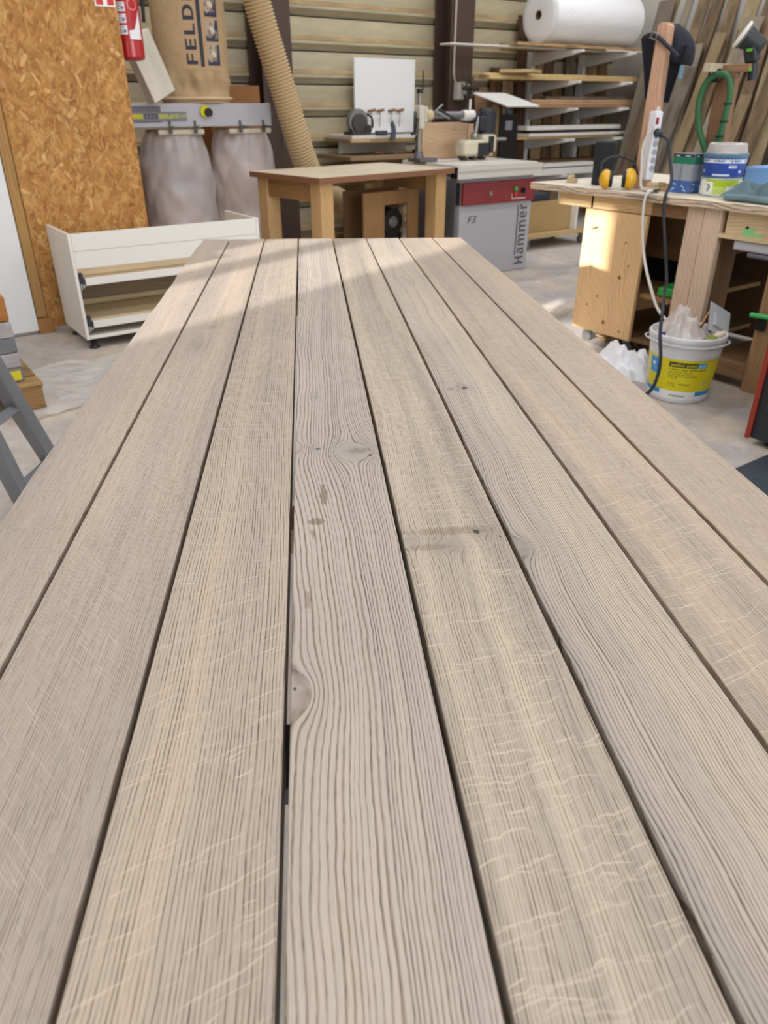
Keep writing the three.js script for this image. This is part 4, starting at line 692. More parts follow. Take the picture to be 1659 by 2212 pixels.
// ---------------------------------------------------------------- workbench on the right
const BT = 0.88;
{
  const t = thing('workbench', 'wooden workbench with pale worn top and pine end panel on castors', 'workbench', [0, 0, 0]);
  part('bench_top', slab(3.585, 4.75, 0.845, BT, -3.53, -0.7, 0.006), mat('#f6ecd8', 0.5, { map: GRAIN, bumpMap: GRAIN, bumpScale: 0.0005 }), t);
  part('edge_strip', [slab(3.572, 3.5845, 0.843, BT - 0.001, -3.532, -0.7, 0.003), slab(3.585, 4.75, 0.843, BT - 0.001, -3.542, -3.5305, 0.003)], wood('#d6c0a8', 0.75, GRAIN_ROUGH), t, 'dirty brown chipped edge');
  part('front_apron', slab(3.63, 3.66, 0.77, 0.8445, -3.34, -2.66), wood('#ecca98'), t); part('apron_block', slab(3.61, 3.66, 0.775, 0.8445, -2.655, -2.42), wood('#8e6a48'), t);
  const PM = wood('#ecc491', 0.55);
  const kn = (y, z, r) => rod([3.6, y, z], [3.5985, y, z], r, r, 14);
  const ep = part('end_panel', slab(3.6, 3.625, 0.09, 0.769, -3.095, -2.665, 0.003), PM, t, 'knotty golden pine panel'); for (const q of [kn(0.62, -2.78, 0.006), kn(0.43, -2.79, 0.011), kn(0.24, -3.0, 0.007), kn(0.16, -2.86, 0.012), kn(0.13, -2.74, 0.007), kn(0.5, -2.74, 0.006), kn(0.3, -2.93, 0.006)]) part('knot', q, mat('#8a5c32', 0.7), ep);
  part('hook', [rod([3.6, 0.665, -3.02], [3.565, 0.675, -3.015], 0.006), rod([3.565, 0.675, -3.015], [3.55, 0.69, -2.97], 0.006)], mat('#b9a28a', 0.5), ep);
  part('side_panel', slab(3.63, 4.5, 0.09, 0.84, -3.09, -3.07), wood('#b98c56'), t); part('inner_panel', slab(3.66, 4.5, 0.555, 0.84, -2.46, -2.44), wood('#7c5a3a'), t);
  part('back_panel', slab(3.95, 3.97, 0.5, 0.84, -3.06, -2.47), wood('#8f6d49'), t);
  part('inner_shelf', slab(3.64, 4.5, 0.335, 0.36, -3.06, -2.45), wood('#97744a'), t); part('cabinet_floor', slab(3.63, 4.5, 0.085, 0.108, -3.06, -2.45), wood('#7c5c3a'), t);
  for (const [a, b, c] of [[-2.43, -2.335, '#e0c4ac'], [-2.333, -2.235, '#e4cab2']]) part('leg_board', slab(3.6, 3.64, 0.02, 0.844, a, b), wood(c), t);
  part('leg_side', slab(3.641, 3.8, 0.02, 0.844, -2.262, -2.236), wood('#8c6c50'), t);
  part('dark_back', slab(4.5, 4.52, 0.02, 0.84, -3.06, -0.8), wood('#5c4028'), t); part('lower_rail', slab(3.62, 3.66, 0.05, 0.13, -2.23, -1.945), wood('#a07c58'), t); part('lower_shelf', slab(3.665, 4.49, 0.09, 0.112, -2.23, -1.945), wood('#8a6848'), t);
  part('right_leg', slab(3.61, 3.72, 0.0, 0.714, -1.94, -1.82), wood('#b18a60'), t);
  for (const [x, z] of [[3.68, -2.72], [3.68, -3.03], [4.4, -2.72], [4.4, -3.03]]) { const c = part('castor', [box(0.06, 0.012, 0.06, x, 0.078, z, 0.002), box(0.008, 0.04, 0.03, x, 0.055, z - 0.02, 0.001)], STEEL, t); part('wheel', rod([x - 0.013, 0.034, z], [x + 0.013, 0.034, z], 0.034, 0.034, 18), mat('#4d4b49', 0.6), c); }
  for (const [x, z] of [[3.62, -2.33], [4.4, -2.33]]) part('foot', slab(x - 0.02, x + 0.02, 0, 0.019, z - 0.04, z + 0.04), BLACK, t);
  // drawer-like box hung under the top
  const d = part('hung_box', [slab(3.62, 3.64, 0.735, 0.844, -2.215, -1.75, 0.002), slab(3.6, 3.66, 0.715, 0.735, -2.235, -1.75, 0.002)], wood('#e8cfa6'), t, 'pale plywood box hung under the top');
  part('tape', [slab(3.6185, 3.6198, 0.735, 0.775, -2.12, -2.06, 0), slab(3.6185, 3.6198, 0.735, 0.75, -2.05, -2.02, 0)], mat('#8fd08c', 0.6), d); part('screw', rod([3.616, 0.775, -2.1], [3.62, 0.775, -2.1], 0.007), DARK, d);
}
{
  const t = thing('plastic_tray', 'white plastic tray with grey bar hanging under the bench box', 'tray', [3.61, 0.66, -2.15]);
  part('tray', slab(0, 0.16, 0.008, 0.054, 0.0, 0.2, 0.008), mat('#b9b7be', 0.4), t); part('bar', rod([0.02, -0.007, 0.08], [0.02, -0.007, 0.2], 0.014), mat('#6c6a72', 0.45), t);
}
solo('green_case', 'bright green plastic case on the shelf inside the workbench', 'case', [box(0.16, 0.05, 0.1, 0, 0.025, 0, 0.01), box(0.06, 0.012, 0.03, 0, 0.056, 0, 0.004)], mat('#1f9a3a', 0.4), [3.74, 0.361, -2.53], 0.2);
solo('dark_toolbox', 'black toolbox at the back of the shelf inside the workbench', 'toolbox', [box(0.4, 0.13, 0.3, 0, 0.066, 0, 0.012), box(0.2, 0.02, 0.03, 0, 0.14, 0, 0.006)], BLACK, [4.2, 0.361, -2.75]);
{
  const t = thing('green_handled_tool', 'green handled tool clipped to the bench leg right of the bucket', 'tool', [3.6, 0.38, -1.9]);
  part('handle', rod([-0.02, 0.01, -0.06], [-0.02, 0.02, 0.1], 0.012), mat('#4cc070', 0.4), t); part('head', box(0.018, 0.06, 0.05, 0.0, -0.03, -0.01, 0.006), BLACK, t);
}
{ // wood scraps on the lower shelf
  const r = rng(5);
  for (let i = 0; i < 9; i++) { const L = 0.2 + 0.14 * r(); solo('wood_scrap', `${['lowest', 'second lowest', 'third lowest', 'fourth lowest', 'middle', 'fourth from top', 'third from top', 'second from top', 'topmost'][i]} wood scrap of the pile on the lower bench shelf`, 'wood scrap', box(L, 0.016, 0.05 + 0.05 * r(), 0, 0.008, 0), wood(['#a8875c', '#8f6e47', '#b99a6c', '#7d603f'][i % 4], 0.7, GRAIN_ROUGH), [3.86 + 0.06 * r(), 0.1125 + i * 0.0165, -2.0 + 0.08 * r()], r() * 1.2 - 0.2, 'wood scraps in the bench pile'); }
}
{ // post with the cap and the power strip
  solo('bench_post', 'square reddish wooden post standing on the workbench', 'post', prism([[-0.038, 0], [0.038, 0], [0.03, 0.77], [0.018, 0.785], [-0.018, 0.785], [-0.03, 0.77]], 0.075, 0.003).translate(0, 0, -0.0375), wood('#d3a88a', 0.6), [3.83, BT + 0.001, -2.91], Math.PI / 2 + 0.25);
  const cm = mat('#1e2030', 0.8, { map: MOTTLE, sheen: 0.4, sheenRoughness: 0.6, side: THREE.DoubleSide });
  const t = thing('baseball_cap', 'dark navy cap hanging over the top of the wooden post', 'cap', [3.83, 1.665, -2.91]);
  part('crown', grid(48, 28, (u, v) => { const a = u * Math.PI * 2, e = (0.02 + 0.98 * v) * Math.PI * 0.62, wr = 1 + 0.06 * (vn(Math.cos(a) * 2 + 4, v * 4 + Math.sin(a) * 2, 8) - 0.5); const r = Math.sin(e) * wr, h = Math.cos(e) * wr; /* dome axis points up, back and right */ const lx = 0.085 * r * Math.cos(a), lz = 0.13 * r * Math.sin(a), ly = 0.115 * h; return [0.115 + lx + 0.03 * ly, -0.115 + ly - 0.55 * lz * 0.5, -0.012 + lz * 0.92]; }, true), cm, t);
  part('brim', grid(24, 16, (u, v) => { const a = (u - 0.5) * 2; return [-0.03 + 0.09 * v + 0.015 * Math.cos(a * 2), -0.06 - 0.28 * v, -0.075 + 0.048 * a * (1 - 0.25 * v * v) + 0.008 * Math.sin(v * 3)]; }), cm, t);
  part('side_flap', grid(24, 18, (u, v) => { const a = (u - 0.5) * 2; return [0.04 + 0.03 * Math.cos(a * 1.6) + 0.01 * v, -0.1 - 0.26 * v, 0.062 + 0.062 * a * (1 - 0.72 * v) - 0.03 * v]; }), cm, t);
  part('strap', [tube([[-0.055, -0.06, -0.09], [-0.06, -0.05, -0.045], [-0.06, -0.062, 0.0], [-0.04, -0.1, 0.05], [0.0, -0.15, 0.1]], 0.011, 30)], mat('#232532', 0.7), t);
  part('buckle', place(mergeGeometries([box(0.003, 0.006, 0.03, 0, 0.014, 0, 0.001), box(0.003, 0.006, 0.03, 0, -0.014, 0, 0.001), box(0.003, 0.028, 0.005, 0, 0, 0.0145, 0.001), box(0.003, 0.028, 0.005, 0, 0, -0.0145, 0.001)]), -0.074, -0.058, -0.01, 0.5, 0.2, 0), STEEL, t);
  part('lining_tag', slab(0.035, 0.038, -0.25, -0.19, 0.098, 0.12, 0.001), mat('#6f9fc0', 0.6), t);
  const p = thing('power_strip', 'white power strip with red switch fixed to the wooden post', 'power strip', [3.755, 0.93, -2.83], -0.25);
  part('case', [box(0.045, 0.335, 0.06, 0, 0.168, 0, 0.008)], mat('#e6e8ee', 0.35), p); part('hanging_loop', torus(0.012, 0.004, 0, 0.34, 0.012, 0, 0.4), mat('#dcdcda', 0.4), p);
  part('switch', box(0.012, 0.034, 0.022, -0.012, 0.29, 0.029, 0.004), mat('#8f1c22', 0.3), p);
  for (let k = 0; k < 5; k++) part('socket', rod([-0.0, 0.06 + k * 0.04, 0.0295], [-0.0, 0.06 + k * 0.04, 0.0315], 0.016, 0.016, 18), mat('#a9abb4', 0.5), p);
  const pl = part('plug', rod([0.0, 0.235, 0.03], [-0.01, 0.225, 0.075], 0.022, 0.014), mat('#30323a', 0.5), p); void pl;
}
// cords: the same points a hand would lay them along
solo('extension_cord', 'black cord running from the plug down past the bucket', 'cord', tube([[3.73, 1.152, -2.755], [3.715, 1.13, -2.7], [3.7, 1.05, -2.66], [3.66, 0.95, -2.6], [3.565, 0.893, -2.55], [3.555, 0.84, -2.545], [3.53, 0.66, -2.48], [3.5, 0.5, -2.414], [3.28, 0.475, -2.26], [3.075, 0.44, -2.11], [3.035, 0.36, -2.075], [3.04, 0.23, -2.05], [3.04, 0.15, -2.051], [3.035, 0.08, -2.07], [3.03, 0.025, -2.13], [2.98, 0.011, -2.25], [2.8, 0.011, -2.4]], 0.0085, 140), mat('#20242e', 0.5));
solo('extension_cord', 'white cord looping from the power strip down to the bucket', 'cord', tube([[3.715, 1.2, -2.81], [3.7, 1.1, -2.84], [3.695, 0.98, -2.825], [3.69, 0.91, -2.81], [3.68, 0.892, -2.79], [3.66, 0.892, -2.74], [3.62, 0.895, -2.68], [3.565, 0.89, -2.665], [3.553, 0.84, -2.667], [3.53, 0.7, -2.63], [3.5, 0.573, -2.569], [3.42, 0.46, -2.445], [3.39, 0.37, -2.36], [3.34, 0.31, -2.22]], 0.0075, 140), mat('#cfcac2', 0.5));
// things on the bench
{
  solo('black_canister', 'tall matt black canister near the bench corner', 'canister', lathe([[0, 0], [0.058, 0], [0.061, 0.006], [0.061, 0.2], [0.063, 0.205], [0.063, 0.222], [0.058, 0.228], [0.05, 0.228], [0.048, 0.222], [0, 0.222]], 36), mat('#23262e', 0.75, { map: MOTTLE }), [3.79, BT + 0.001, -3.165]);
  const e = thing('ear_defenders', 'yellow ear defenders lying at the foot of the post', 'ear defenders', [3.655, BT + 0.001, -2.93], 0.75);
  const Y = mat('#e0a80c', 0.32, { clearcoat: 0.4 });
  part('cup', ball(0.05, 0, 0.051, -0.075, 1.0, 1.0, 0.72), Y, e); part('cup', ball(0.054, -0.01, 0.055, 0.05, 1.0, 1.0, 0.75), Y, e); part('cushion', rod([0, 0.051, -0.072], [0, 0.051, -0.04], 0.045, 0.042, 24), BLACK, e); part('cushion', rod([-0.01, 0.055, 0.046], [-0.008, 0.055, 0.012], 0.048, 0.045, 24), BLACK, e);
  part('headband', tube([[0, 0.07, -0.1], [0.05, 0.13, -0.1], [0.1, 0.16, -0.02], [0.06, 0.13, 0.07], [0.0, 0.08, 0.09]], 0.0065, 40), BLACK, e);
  // tall carton
  const ct = canvasTex(256, 512, (g, w, h) => { g.fillStyle = '#9aa0aa'; g.fillRect(0, 0, w, h); g.fillStyle = '#2c3238'; g.fillRect(0, 0, w, 40); g.fillStyle = '#1d7a5a'; g.fillRect(0, 40, w, 92); g.fillStyle = '#c9cfd2'; g.fillRect(30, 20, 50, 14); g.fillRect(150, 20, 60, 14); g.fillStyle = '#7c828e'; g.fillRect(110, 132, 26, 220); g.fillStyle = '#3f66a8'; g.fillRect(0, 350, w, 162); g.fillStyle = '#c3cbe0'; for (const [x, y, a] of [[50, 470, -0.8], [170, 430, 0.7], [60, 400, 0.3], [200, 480, 0.5]]) { g.save(); g.translate(x, y); g.rotate(a); g.fillRect(-26, -7, 52, 14); g.restore(); } });
  const c = thing('cleaner_carton', 'tall grey carton with green top and blue bottom on the bench', 'carton', [3.83, BT + 0.001, -2.625], 0.0);
  part('box', box(0.12, 0.19, 0.13, 0, 0.095, 0, 0.002), mat('#7d8490', 0.5), c);
  const q = box(0.001, 0.186, 0.126, -0.061, 0.095, 0, 0); { const p = q.attributes.position, u = q.attributes.uv; for (let i = 0; i < p.count; i++) u.setXY(i, (p.getZ(i) + 0.063) / 0.126, (p.getY(i) - 0.002) / 0.186); } part('print', q, mat('#ffffff', 0.45, { map: ct }), c);
  const q2 = q.clone().rotateY(Math.PI / 2).translate(0, 0, 0.0045).scale(0.93, 1, 1); part('print', q2.translate(0, 0, 0), mat('#ffffff', 0.45, { map: ct }), c);
  // tins
  const wrap = (r0, r1, h, a0, a1) => grid(40, 2, (u, v) => { const a = a0 + (a1 - a0) * u, r = r0 + (r1 - r0) * v; return [Math.sin(a) * r, h[0] + (h[1] - h[0]) * v, Math.cos(a) * r]; });
  const gt = canvasTex(1024, 256, (g, w, h) => { g.fillStyle = '#e9ebe6'; g.fillRect(0, 0, w, h); for (let k = 0; k < 2; k++) { g.save(); g.translate(k * 512, 0); g.fillStyle = '#a9c41c'; g.fillRect(60, 0, 300, 110); g.fillStyle = '#c5d873'; g.fillRect(120, 110, 120, 146); g.fillStyle = '#f4f5f3'; g.beginPath(); g.roundRect(66, 36, 62, 200, 16); g.fill(); g.fillStyle = '#3b4a5c'; g.save(); g.translate(110, 216); g.rotate(-Math.PI / 2); for (let q = 0; q < 6; q++) { g.fillRect(q * 27, -34, 8, 32); g.fillRect(q * 27, -34 + (q * 13) % 26, 20, 7); } g.restore(); g.fillStyle = '#b9bcc2'; for (let q = 0; q < 8; q++) g.fillRect(262, 66 + q * 21, 150 - (q * 37) % 50, 7); g.strokeStyle = '#2c3a34'; g.lineWidth = 10; g.beginPath(); g.arc(40, 130, 60, -0.9, 0.9); g.stroke(); g.restore(); } });
  const t1 = thing('green_tin', 'white and lime green tin below the blue tub on the bench', 'tin', [3.85, BT + 0.001, -2.435], -2.17);
  part('body', lathe([[0, 0], [0.1, 0], [0.102, 0.003], [0.1, 0.007], [0.098, 0.01], [0.098, 0.078], [0.102, 0.082], [0.1, 0.086], [0, 0.086]], 48), mat('#c9ccc9', 0.35, { metalness: 0.4 }), t1); part('label', wrap(0.0986, 0.0986, [0.01, 0.077], -Math.PI, Math.PI), mat('#ffffff', 0.4, { map: gt }), t1);
  const bt = canvasTex(1024, 256, (g, w, h) => { g.fillStyle = '#24459a'; g.fillRect(0, 0, w, h); g.fillStyle = '#d5dbe8'; g.fillRect(0, 30, w, 50); g.fillStyle = '#b95c52'; for (let k = 0; k < 8; k++) { g.fillRect(k * 130 + 20, 46, 18, 18); g.fillStyle = '#5b78b8'; g.fillRect(k * 130 + 44, 46, 60, 16); g.fillStyle = '#b95c52'; } g.fillStyle = '#d5dbe8'; for (let k = 0; k < 3; k++) { g.beginPath(); g.roundRect(190 + k * 340, 110, 70, 34, 12); g.fill(); g.beginPath(); g.arc(300 + k * 340, 190, 16, 0, 7); g.fill(); g.fillRect(70 + k * 340, 222, 140, 24); } g.fillStyle = '#3d62b4'; for (let k = 0; k < 6; k++) g.fillRect(40 + k * 170, 120, 80, 8); });
  const t2 = thing('blue_tub', 'blue and white tub with film on top standing on the lime green tin', 'tub', [3.85, BT + 0.088, -2.435], -0.9);
  part('body', lathe([[0, 0], [0.095, 0], [0.097, 0.004], [0.105, 0.1], [0.109, 0.103], [0.109, 0.112], [0.104, 0.112], [0.101, 0.06], [0, 0.06]], 48), mat('#5c7f92', 0.4), t2); part('label', wrap(0.0978, 0.1048, [0.006, 0.097], -Math.PI, Math.PI), mat('#ffffff', 0.4, { map: bt }), t2);
  part('clear_lid', lathe([[0.101, 0.113], [0.098, 0.118], [0.092, 0.15], [0.086, 0.158], [0, 0.158]], 40), mat('#e6dfdc', 0.3, { transmission: 0.55, thickness: 0, side: THREE.DoubleSide }), t2); part('crumpled_film', crumple(0.06, 1.2, 0.6, 1.2, 0.35, 4, 12, 14).translate(0, 0.066, 0), mat('#d9dce6', 0.3), t2);
  // rag
  const rag = grid(60, 44, (u, v) => { const x = -0.14 + 0.3 * v, z = -0.1 + 0.44 * u; const f = 0.05 * Math.sin(u * 11 + v * 3) * Math.sin(v * 3.0) + 0.07 * vn(u * 4, v * 4, 21) + 0.04 * Math.abs(vn(u * 9, v * 8, 22) - 0.5); const edge = Math.min(1, 5 * Math.min(u, 1 - u, v, 1 - v)); return [x + 0.02 * (vn(u * 5, v * 5, 23) - 0.5), 0.004 + Math.max(0, f + 0.035) * (0.35 + 0.65 * edge), z]; });
  const rg = thing('teal_rag', 'crumpled grey-teal cleaning rag at the right of the bench', 'rag', [3.78, BT + 0.001, -2.2]);
  part('cloth', rag, mat('#6f8a92', 0.9, { map: MOTTLE, sheen: 0.5, side: THREE.DoubleSide }), rg); part('rolled_hem', tube([[-0.145, 0.016, -0.06], [-0.155, 0.022, 0.06], [-0.15, 0.018, 0.2], [-0.14, 0.02, 0.32]], 0.014, 40), mat('#7d98a0', 0.9, { map: MOTTLE }), rg);
  solo('light_blue_box', 'plain light blue box at the right back of the bench', 'box', [box(0.22, 0.12, 0.3, 0, 0.06, 0, 0.004), box(0.224, 0.02, 0.304, 0, 0.112, 0, 0.003)], mat('#7ea8dc', 0.45), [4.24, BT + 0.001, -2.33]);
  // loose bits
  [['pale wood chip between post and carton', 3.72, -2.76, 0.09, '#dcc6a0'], ['brown wood chip beside the post foot', 3.78, -2.74, 0.07, '#b99568'], ['small flat offcut at the bench corner', 3.75, -3.36, 0.06, '#d8c39c'], ['thin pale offcut behind the post', 4.0, -2.78, 0.14, '#e0cba4']].forEach(([l, x, z, s, c], i) => solo('wood_offcut', l, 'offcut', [box(s, 0.022, s * 0.6, 0, 0.011, 0), box(s * 0.5, 0.02, s * 0.5, s * 0.1, 0.0325, 0)], wood(c), [x, BT + 0.001, z], i * 0.9));
  solo('cable_tie_bundle', 'small dark bundle of wire between post and carton', 'wire', [torus(0.022, 0.004, 0, 0.006, 0, Math.PI / 2), torus(0.018, 0.004, 0.012, 0.014, 0.01, Math.PI / 2 - 0.2)], mat('#3c4438', 0.6), [3.66, BT + 0.001, -2.7]);
}
{ // sander with its green suction hose on a bracket
  const s = thing('sander_stand', 'wooden stand with cross batten behind the tins', 'stand', [4.02, BT + 0.001, -2.62]);
  part('upright', slab(-0.02, 0.02, 0, 0.56, -0.055, 0.055), wood('#8f6a4e'), s); part('cross_batten', slab(-0.12, 0.1, 0.561, 0.6, -0.075, -0.03), wood('#d6c6ac'), s); part('top_batten', slab(-0.021, 0.021, 0.561, 0.596, -0.029, 0.12), wood('#a6805c'), s);
  part('cable_tie', [torus(0.027, 0.005, -0.06, 0.545, -0.05, 0, Math.PI / 2), torus(0.027, 0.005, -0.06, 0.545, -0.018, 0, Math.PI / 2)], BLACK, s);
  const h = thing('suction_hose', 'green suction hose arching over the wooden stand', 'hose', [0, 0, 0]);
  part('tube', tube([[3.98, 0.92, -2.56], [3.955, 1.06, -2.62], [3.94, 1.2, -2.69], [3.94, 1.32, -2.71], [3.945, 1.4, -2.69], [3.955, 1.432, -2.64], [3.955, 1.42, -2.58], [3.945, 1.36, -2.545], [3.945, 1.28, -2.545], [3.955, 1.16, -2.56], [3.98, 1.02, -2.6]], 0.0165, 120, 12), mat('#2c5f38', 0.55), h);
  part('hose_clip', [torus(0.019, 0.005, 3.946, 1.3, -2.545, Math.PI / 2), torus(0.019, 0.005, 3.95, 1.22, -2.551, Math.PI / 2), torus(0.019, 0.005, 3.957, 1.15, -2.563, Math.PI / 2)], BLACK, h);
  const t = thing('orbital_sander', 'black orbital sander with round white pad resting on the wooden stand', 'sander', [4.02, 1.479, -2.53], 0.0);
  const B = mat('#23292b', 0.45);
  const axis = V(-0.52, 0.5, -0.66).normalize(), q = new THREE.Quaternion().setFromUnitVectors(V(0, 1, 0), axis), tilt = (g) => g.applyQuaternion(q).translate(0.0, 0.1, -0.01);
  part('body', [tilt(lathe([[0, -0.08], [0.035, -0.075], [0.045, -0.05], [0.042, -0.02], [0.05, 0.0], [0.056, 0.03], [0.05, 0.036], [0, 0.036]], 32)), bar([0, 0.08, 0.0], [0.02, -0.0, 0.02], 0.07, 0.06, 0.02), rod([0.02, 0.0, 0.02], [0.025, -0.075, 0.03], 0.026, 0.022)], B, t);
  part('pad', tilt(lathe([[0, 0.036], [0.058, 0.036], [0.064, 0.042], [0.065, 0.05], [0.06, 0.053], [0, 0.053]], 40)), mat('#dfdbd0', 0.6), t); part('skirt', tilt(lathe([[0.05, 0.028], [0.06, 0.03], [0.064, 0.036], [0.05, 0.036]], 40)), mat('#6c6d72', 0.5), t);
  part('badge', [box(0.004, 0.012, 0.03, -0.034, 0.055, 0.018, 0.001), box(0.004, 0.014, 0.016, -0.018, -0.03, 0.035, 0.001)], mat('#5fb92e', 0.4), t);
}
// ---------------------------------------------------------------- bucket of rubbish and the floor by the bench
{
  const t = thing('bucket', 'yellow and white plastic tub full of rubbish on the floor', 'bucket', [3.285, 0, -2.09], Math.atan2(-3.285, 2.09));
  part('pail', lathe([[0, 0.004], [0.135, 0.0], [0.1404, 0.006], [0.144, 0.03], [0.1692, 0.26], [0.1692, 0.285], [0.1764, 0.287], [0.1782, 0.3], [0.1746, 0.303], [0.18, 0.306], [0.1818, 0.325], [0.1764, 0.332], [0.171, 0.328], [0.1656, 0.26], [0.1395, 0.02], [0, 0.016]], 64), mat('#d9d8dc', 0.4), t);
  const lb = canvasTex(1024, 512, (g, w, h) => {
    g.fillStyle = '#d9cc12'; g.fillRect(0, 0, w, h); g.fillStyle = '#e8e8ec'; g.fillRect(0, 440, w, 72); g.fillStyle = '#1f8fd8'; g.fillRect(0, 402, 330, 60); g.fillRect(700, 402, 324, 60); g.fillStyle = '#e8e8ec'; g.fillRect(330, 402, 370, 110);
    g.fillStyle = '#1f8fd8'; g.fillRect(170, 26, 150, 196); g.strokeStyle = '#8fc8ea'; g.lineWidth = 5; for (const x of [245]) { g.beginPath(); g.moveTo(x, 26); g.lineTo(x, 222); g.stroke(); } for (const y of [92, 158]) { g.beginPath(); g.moveTo(170, y); g.lineTo(320, y); g.stroke(); } g.fillStyle = '#e9f2f8'; g.beginPath(); g.arc(225, 105, 20, 0, 7); g.fill();
    g.fillStyle = '#2a2a1c'; g.fillRect(400, 34, 330, 64); g.fillStyle = '#3c9fd4'; g.fillRect(660, 34, 90, 64); g.fillStyle = '#dccf1c'; g.font = 'bold 50px sans-serif'; g.fillText('weber joint', 414, 84, 242); g.fillStyle = '#bfe0f2'; for (let q = 0; q < 4; q++) g.fillRect(672 + q * 18, 54 + (q % 2) * 6, 11, 26);
    g.fillStyle = '#3a3a10'; const fine = (x, y, w, h) => { for (let q = 0; q < w; q += h * 0.75) if ((q * 7 + y) % 5 > 0.6) g.fillRect(x + q, y + ((q * 3) % 4), h * 0.5, h - ((q * 5) % 5)); }; fine(400, 116, 345, 17); fine(400, 150, 225, 12); fine(400, 176, 240, 12); fine(400, 202, 285, 12); fine(400, 226, 90, 11); g.font = 'italic bold 28px serif'; g.fillText('20 kg', 400, 318); fine(500, 300, 130, 18); fine(400, 334, 90, 11);
    g.fillStyle = '#e8e8d8'; g.beginPath(); g.moveTo(262, 296); g.lineTo(282, 332); g.lineTo(240, 332); g.fill(); g.fillStyle = '#3a3a10'; g.fillRect(226, 340, 70, 10); g.fillStyle = '#8fa8c8'; g.fillRect(768, 280, 26, 44);
    g.fillStyle = '#2d4250'; g.font = 'bold 44px sans-serif'; g.fillText('weber', 470, 476); g.fillStyle = '#9fc030'; g.beginPath(); g.arc(450, 462, 13, 0, 7); g.fill();
  });
  part('label', grid(60, 4, (u, v) => { const a = -1.62 + 3.24 * u, y = 0.022 + 0.205 * v, r = 0.9 * (0.16 + (y - 0.03) * 0.1217) + 0.0014; return [Math.sin(a) * r, y, Math.cos(a) * r]; }), mat('#ffffff', 0.38, { map: lb }), t);
  part('bail', tube([[-0.182, 0.3, 0.0], [-0.195, 0.3, 0.03], [-0.165, 0.302, 0.115], [-0.075, 0.296, 0.185], [0.075, 0.294, 0.185], [0.165, 0.3, 0.11], [0.193, 0.3, 0.02], [0.182, 0.3, 0]], 0.004, 60), mat('#bfbec0', 0.4), t);
}
{
  const B = [3.285, 0.0, -2.09];
  const put = (n, l, c, g, m, dx, y, dz, turn = 0) => solo(n, l, c, g, m, [B[0] + dx, y, B[2] + dz], turn);
  put('plastic_bag', 'crumpled whitish plastic bag heaped in the tub', 'bag', sheetHeap(0.14, 0.12, 0.13, 31, [[0.45, -0.3, 0.24, 0.55], [-0.4, 0.05, 0.24, 0.45], [0.05, 0.5, 0.2, 0.25]]), mat('#ebe2de', 0.3, { transmission: 0.35, thickness: 0, side: THREE.DoubleSide }), -0.03, 0.285, -0.03);
  put('cardboard_scrap', 'torn brown cardboard scrap beside the plastic bag in the tub', 'cardboard', [place(box(0.09, 0.11, 0.006, 0, 0, 0, 0.001), 0, 0.05, 0, 0.3, 0.4, 0.5), place(box(0.06, 0.08, 0.006, 0, 0, 0, 0.001), 0.03, 0.05, 0.03, -0.4, 0.2, -0.6)], mat('#b58a5c', 0.8), 0.07, 0.3, 0.02);
  put('blister_pack', 'empty clear blister pack sticking up out of the tub', 'packaging', [place(box(0.13, 0.17, 0.004, 0, 0, 0, 0.001), 0, 0.08, 0, -0.7, 0.2, -0.5), place(box(0.09, 0.08, 0.02, 0, 0, 0, 0.006), 0.0, 0.075, 0.012, -0.7, 0.2, -0.5)], mat('#c4c6cc', 0.25, { transmission: 0.3, thickness: 0 }), 0.13, 0.29, 0.07, -0.3);
  put('green_wrapper', 'small olive green wrapper at the front rim of the tub', 'wrapper', crumple(0.03, 1.4, 0.6, 1, 0.5, 4, 44, 12), mat('#7f8a3a', 0.5), 0.02, 0.3, 0.12);
  put('paper_scrap', 'pale crumpled paper at the right rim of the tub', 'paper', crumple(0.04, 1.3, 0.7, 1, 0.5, 4, 47, 14), mat('#d9ccb8', 0.7), 0.1, 0.295, 0.1);
  put('blue_wrapper', 'shiny dark blue wrapper at the left rim of the tub', 'wrapper', crumple(0.028, 1.4, 0.8, 1, 0.5, 4, 49, 12), mat('#2c2c6c', 0.25, { metalness: 0.5 }), -0.12, 0.3, -0.05);
  solo('floor_bag', 'crumpled white plastic bag on the floor left of the tub', 'bag', sheetHeap(0.13, 0.13, 0.22, 61, [[0.1, 0.5, 0.2, 0.5], [-0.2, -0.3, 0.3, 0.3]]), mat('#eef0f6', 0.45, { side: THREE.DoubleSide }), [3.37, 0.001, -2.5]);
  solo('floor_dust_pile', 'small heap of wood shavings under the pine end panel', 'shavings', crumple(0.09, 1.4, 0.3, 1.8, 0.4, 5, 71, 20), mat('#b79a70', 0.9), [3.85, 0.001, -2.9]).userData.kind = 'stuff';
}
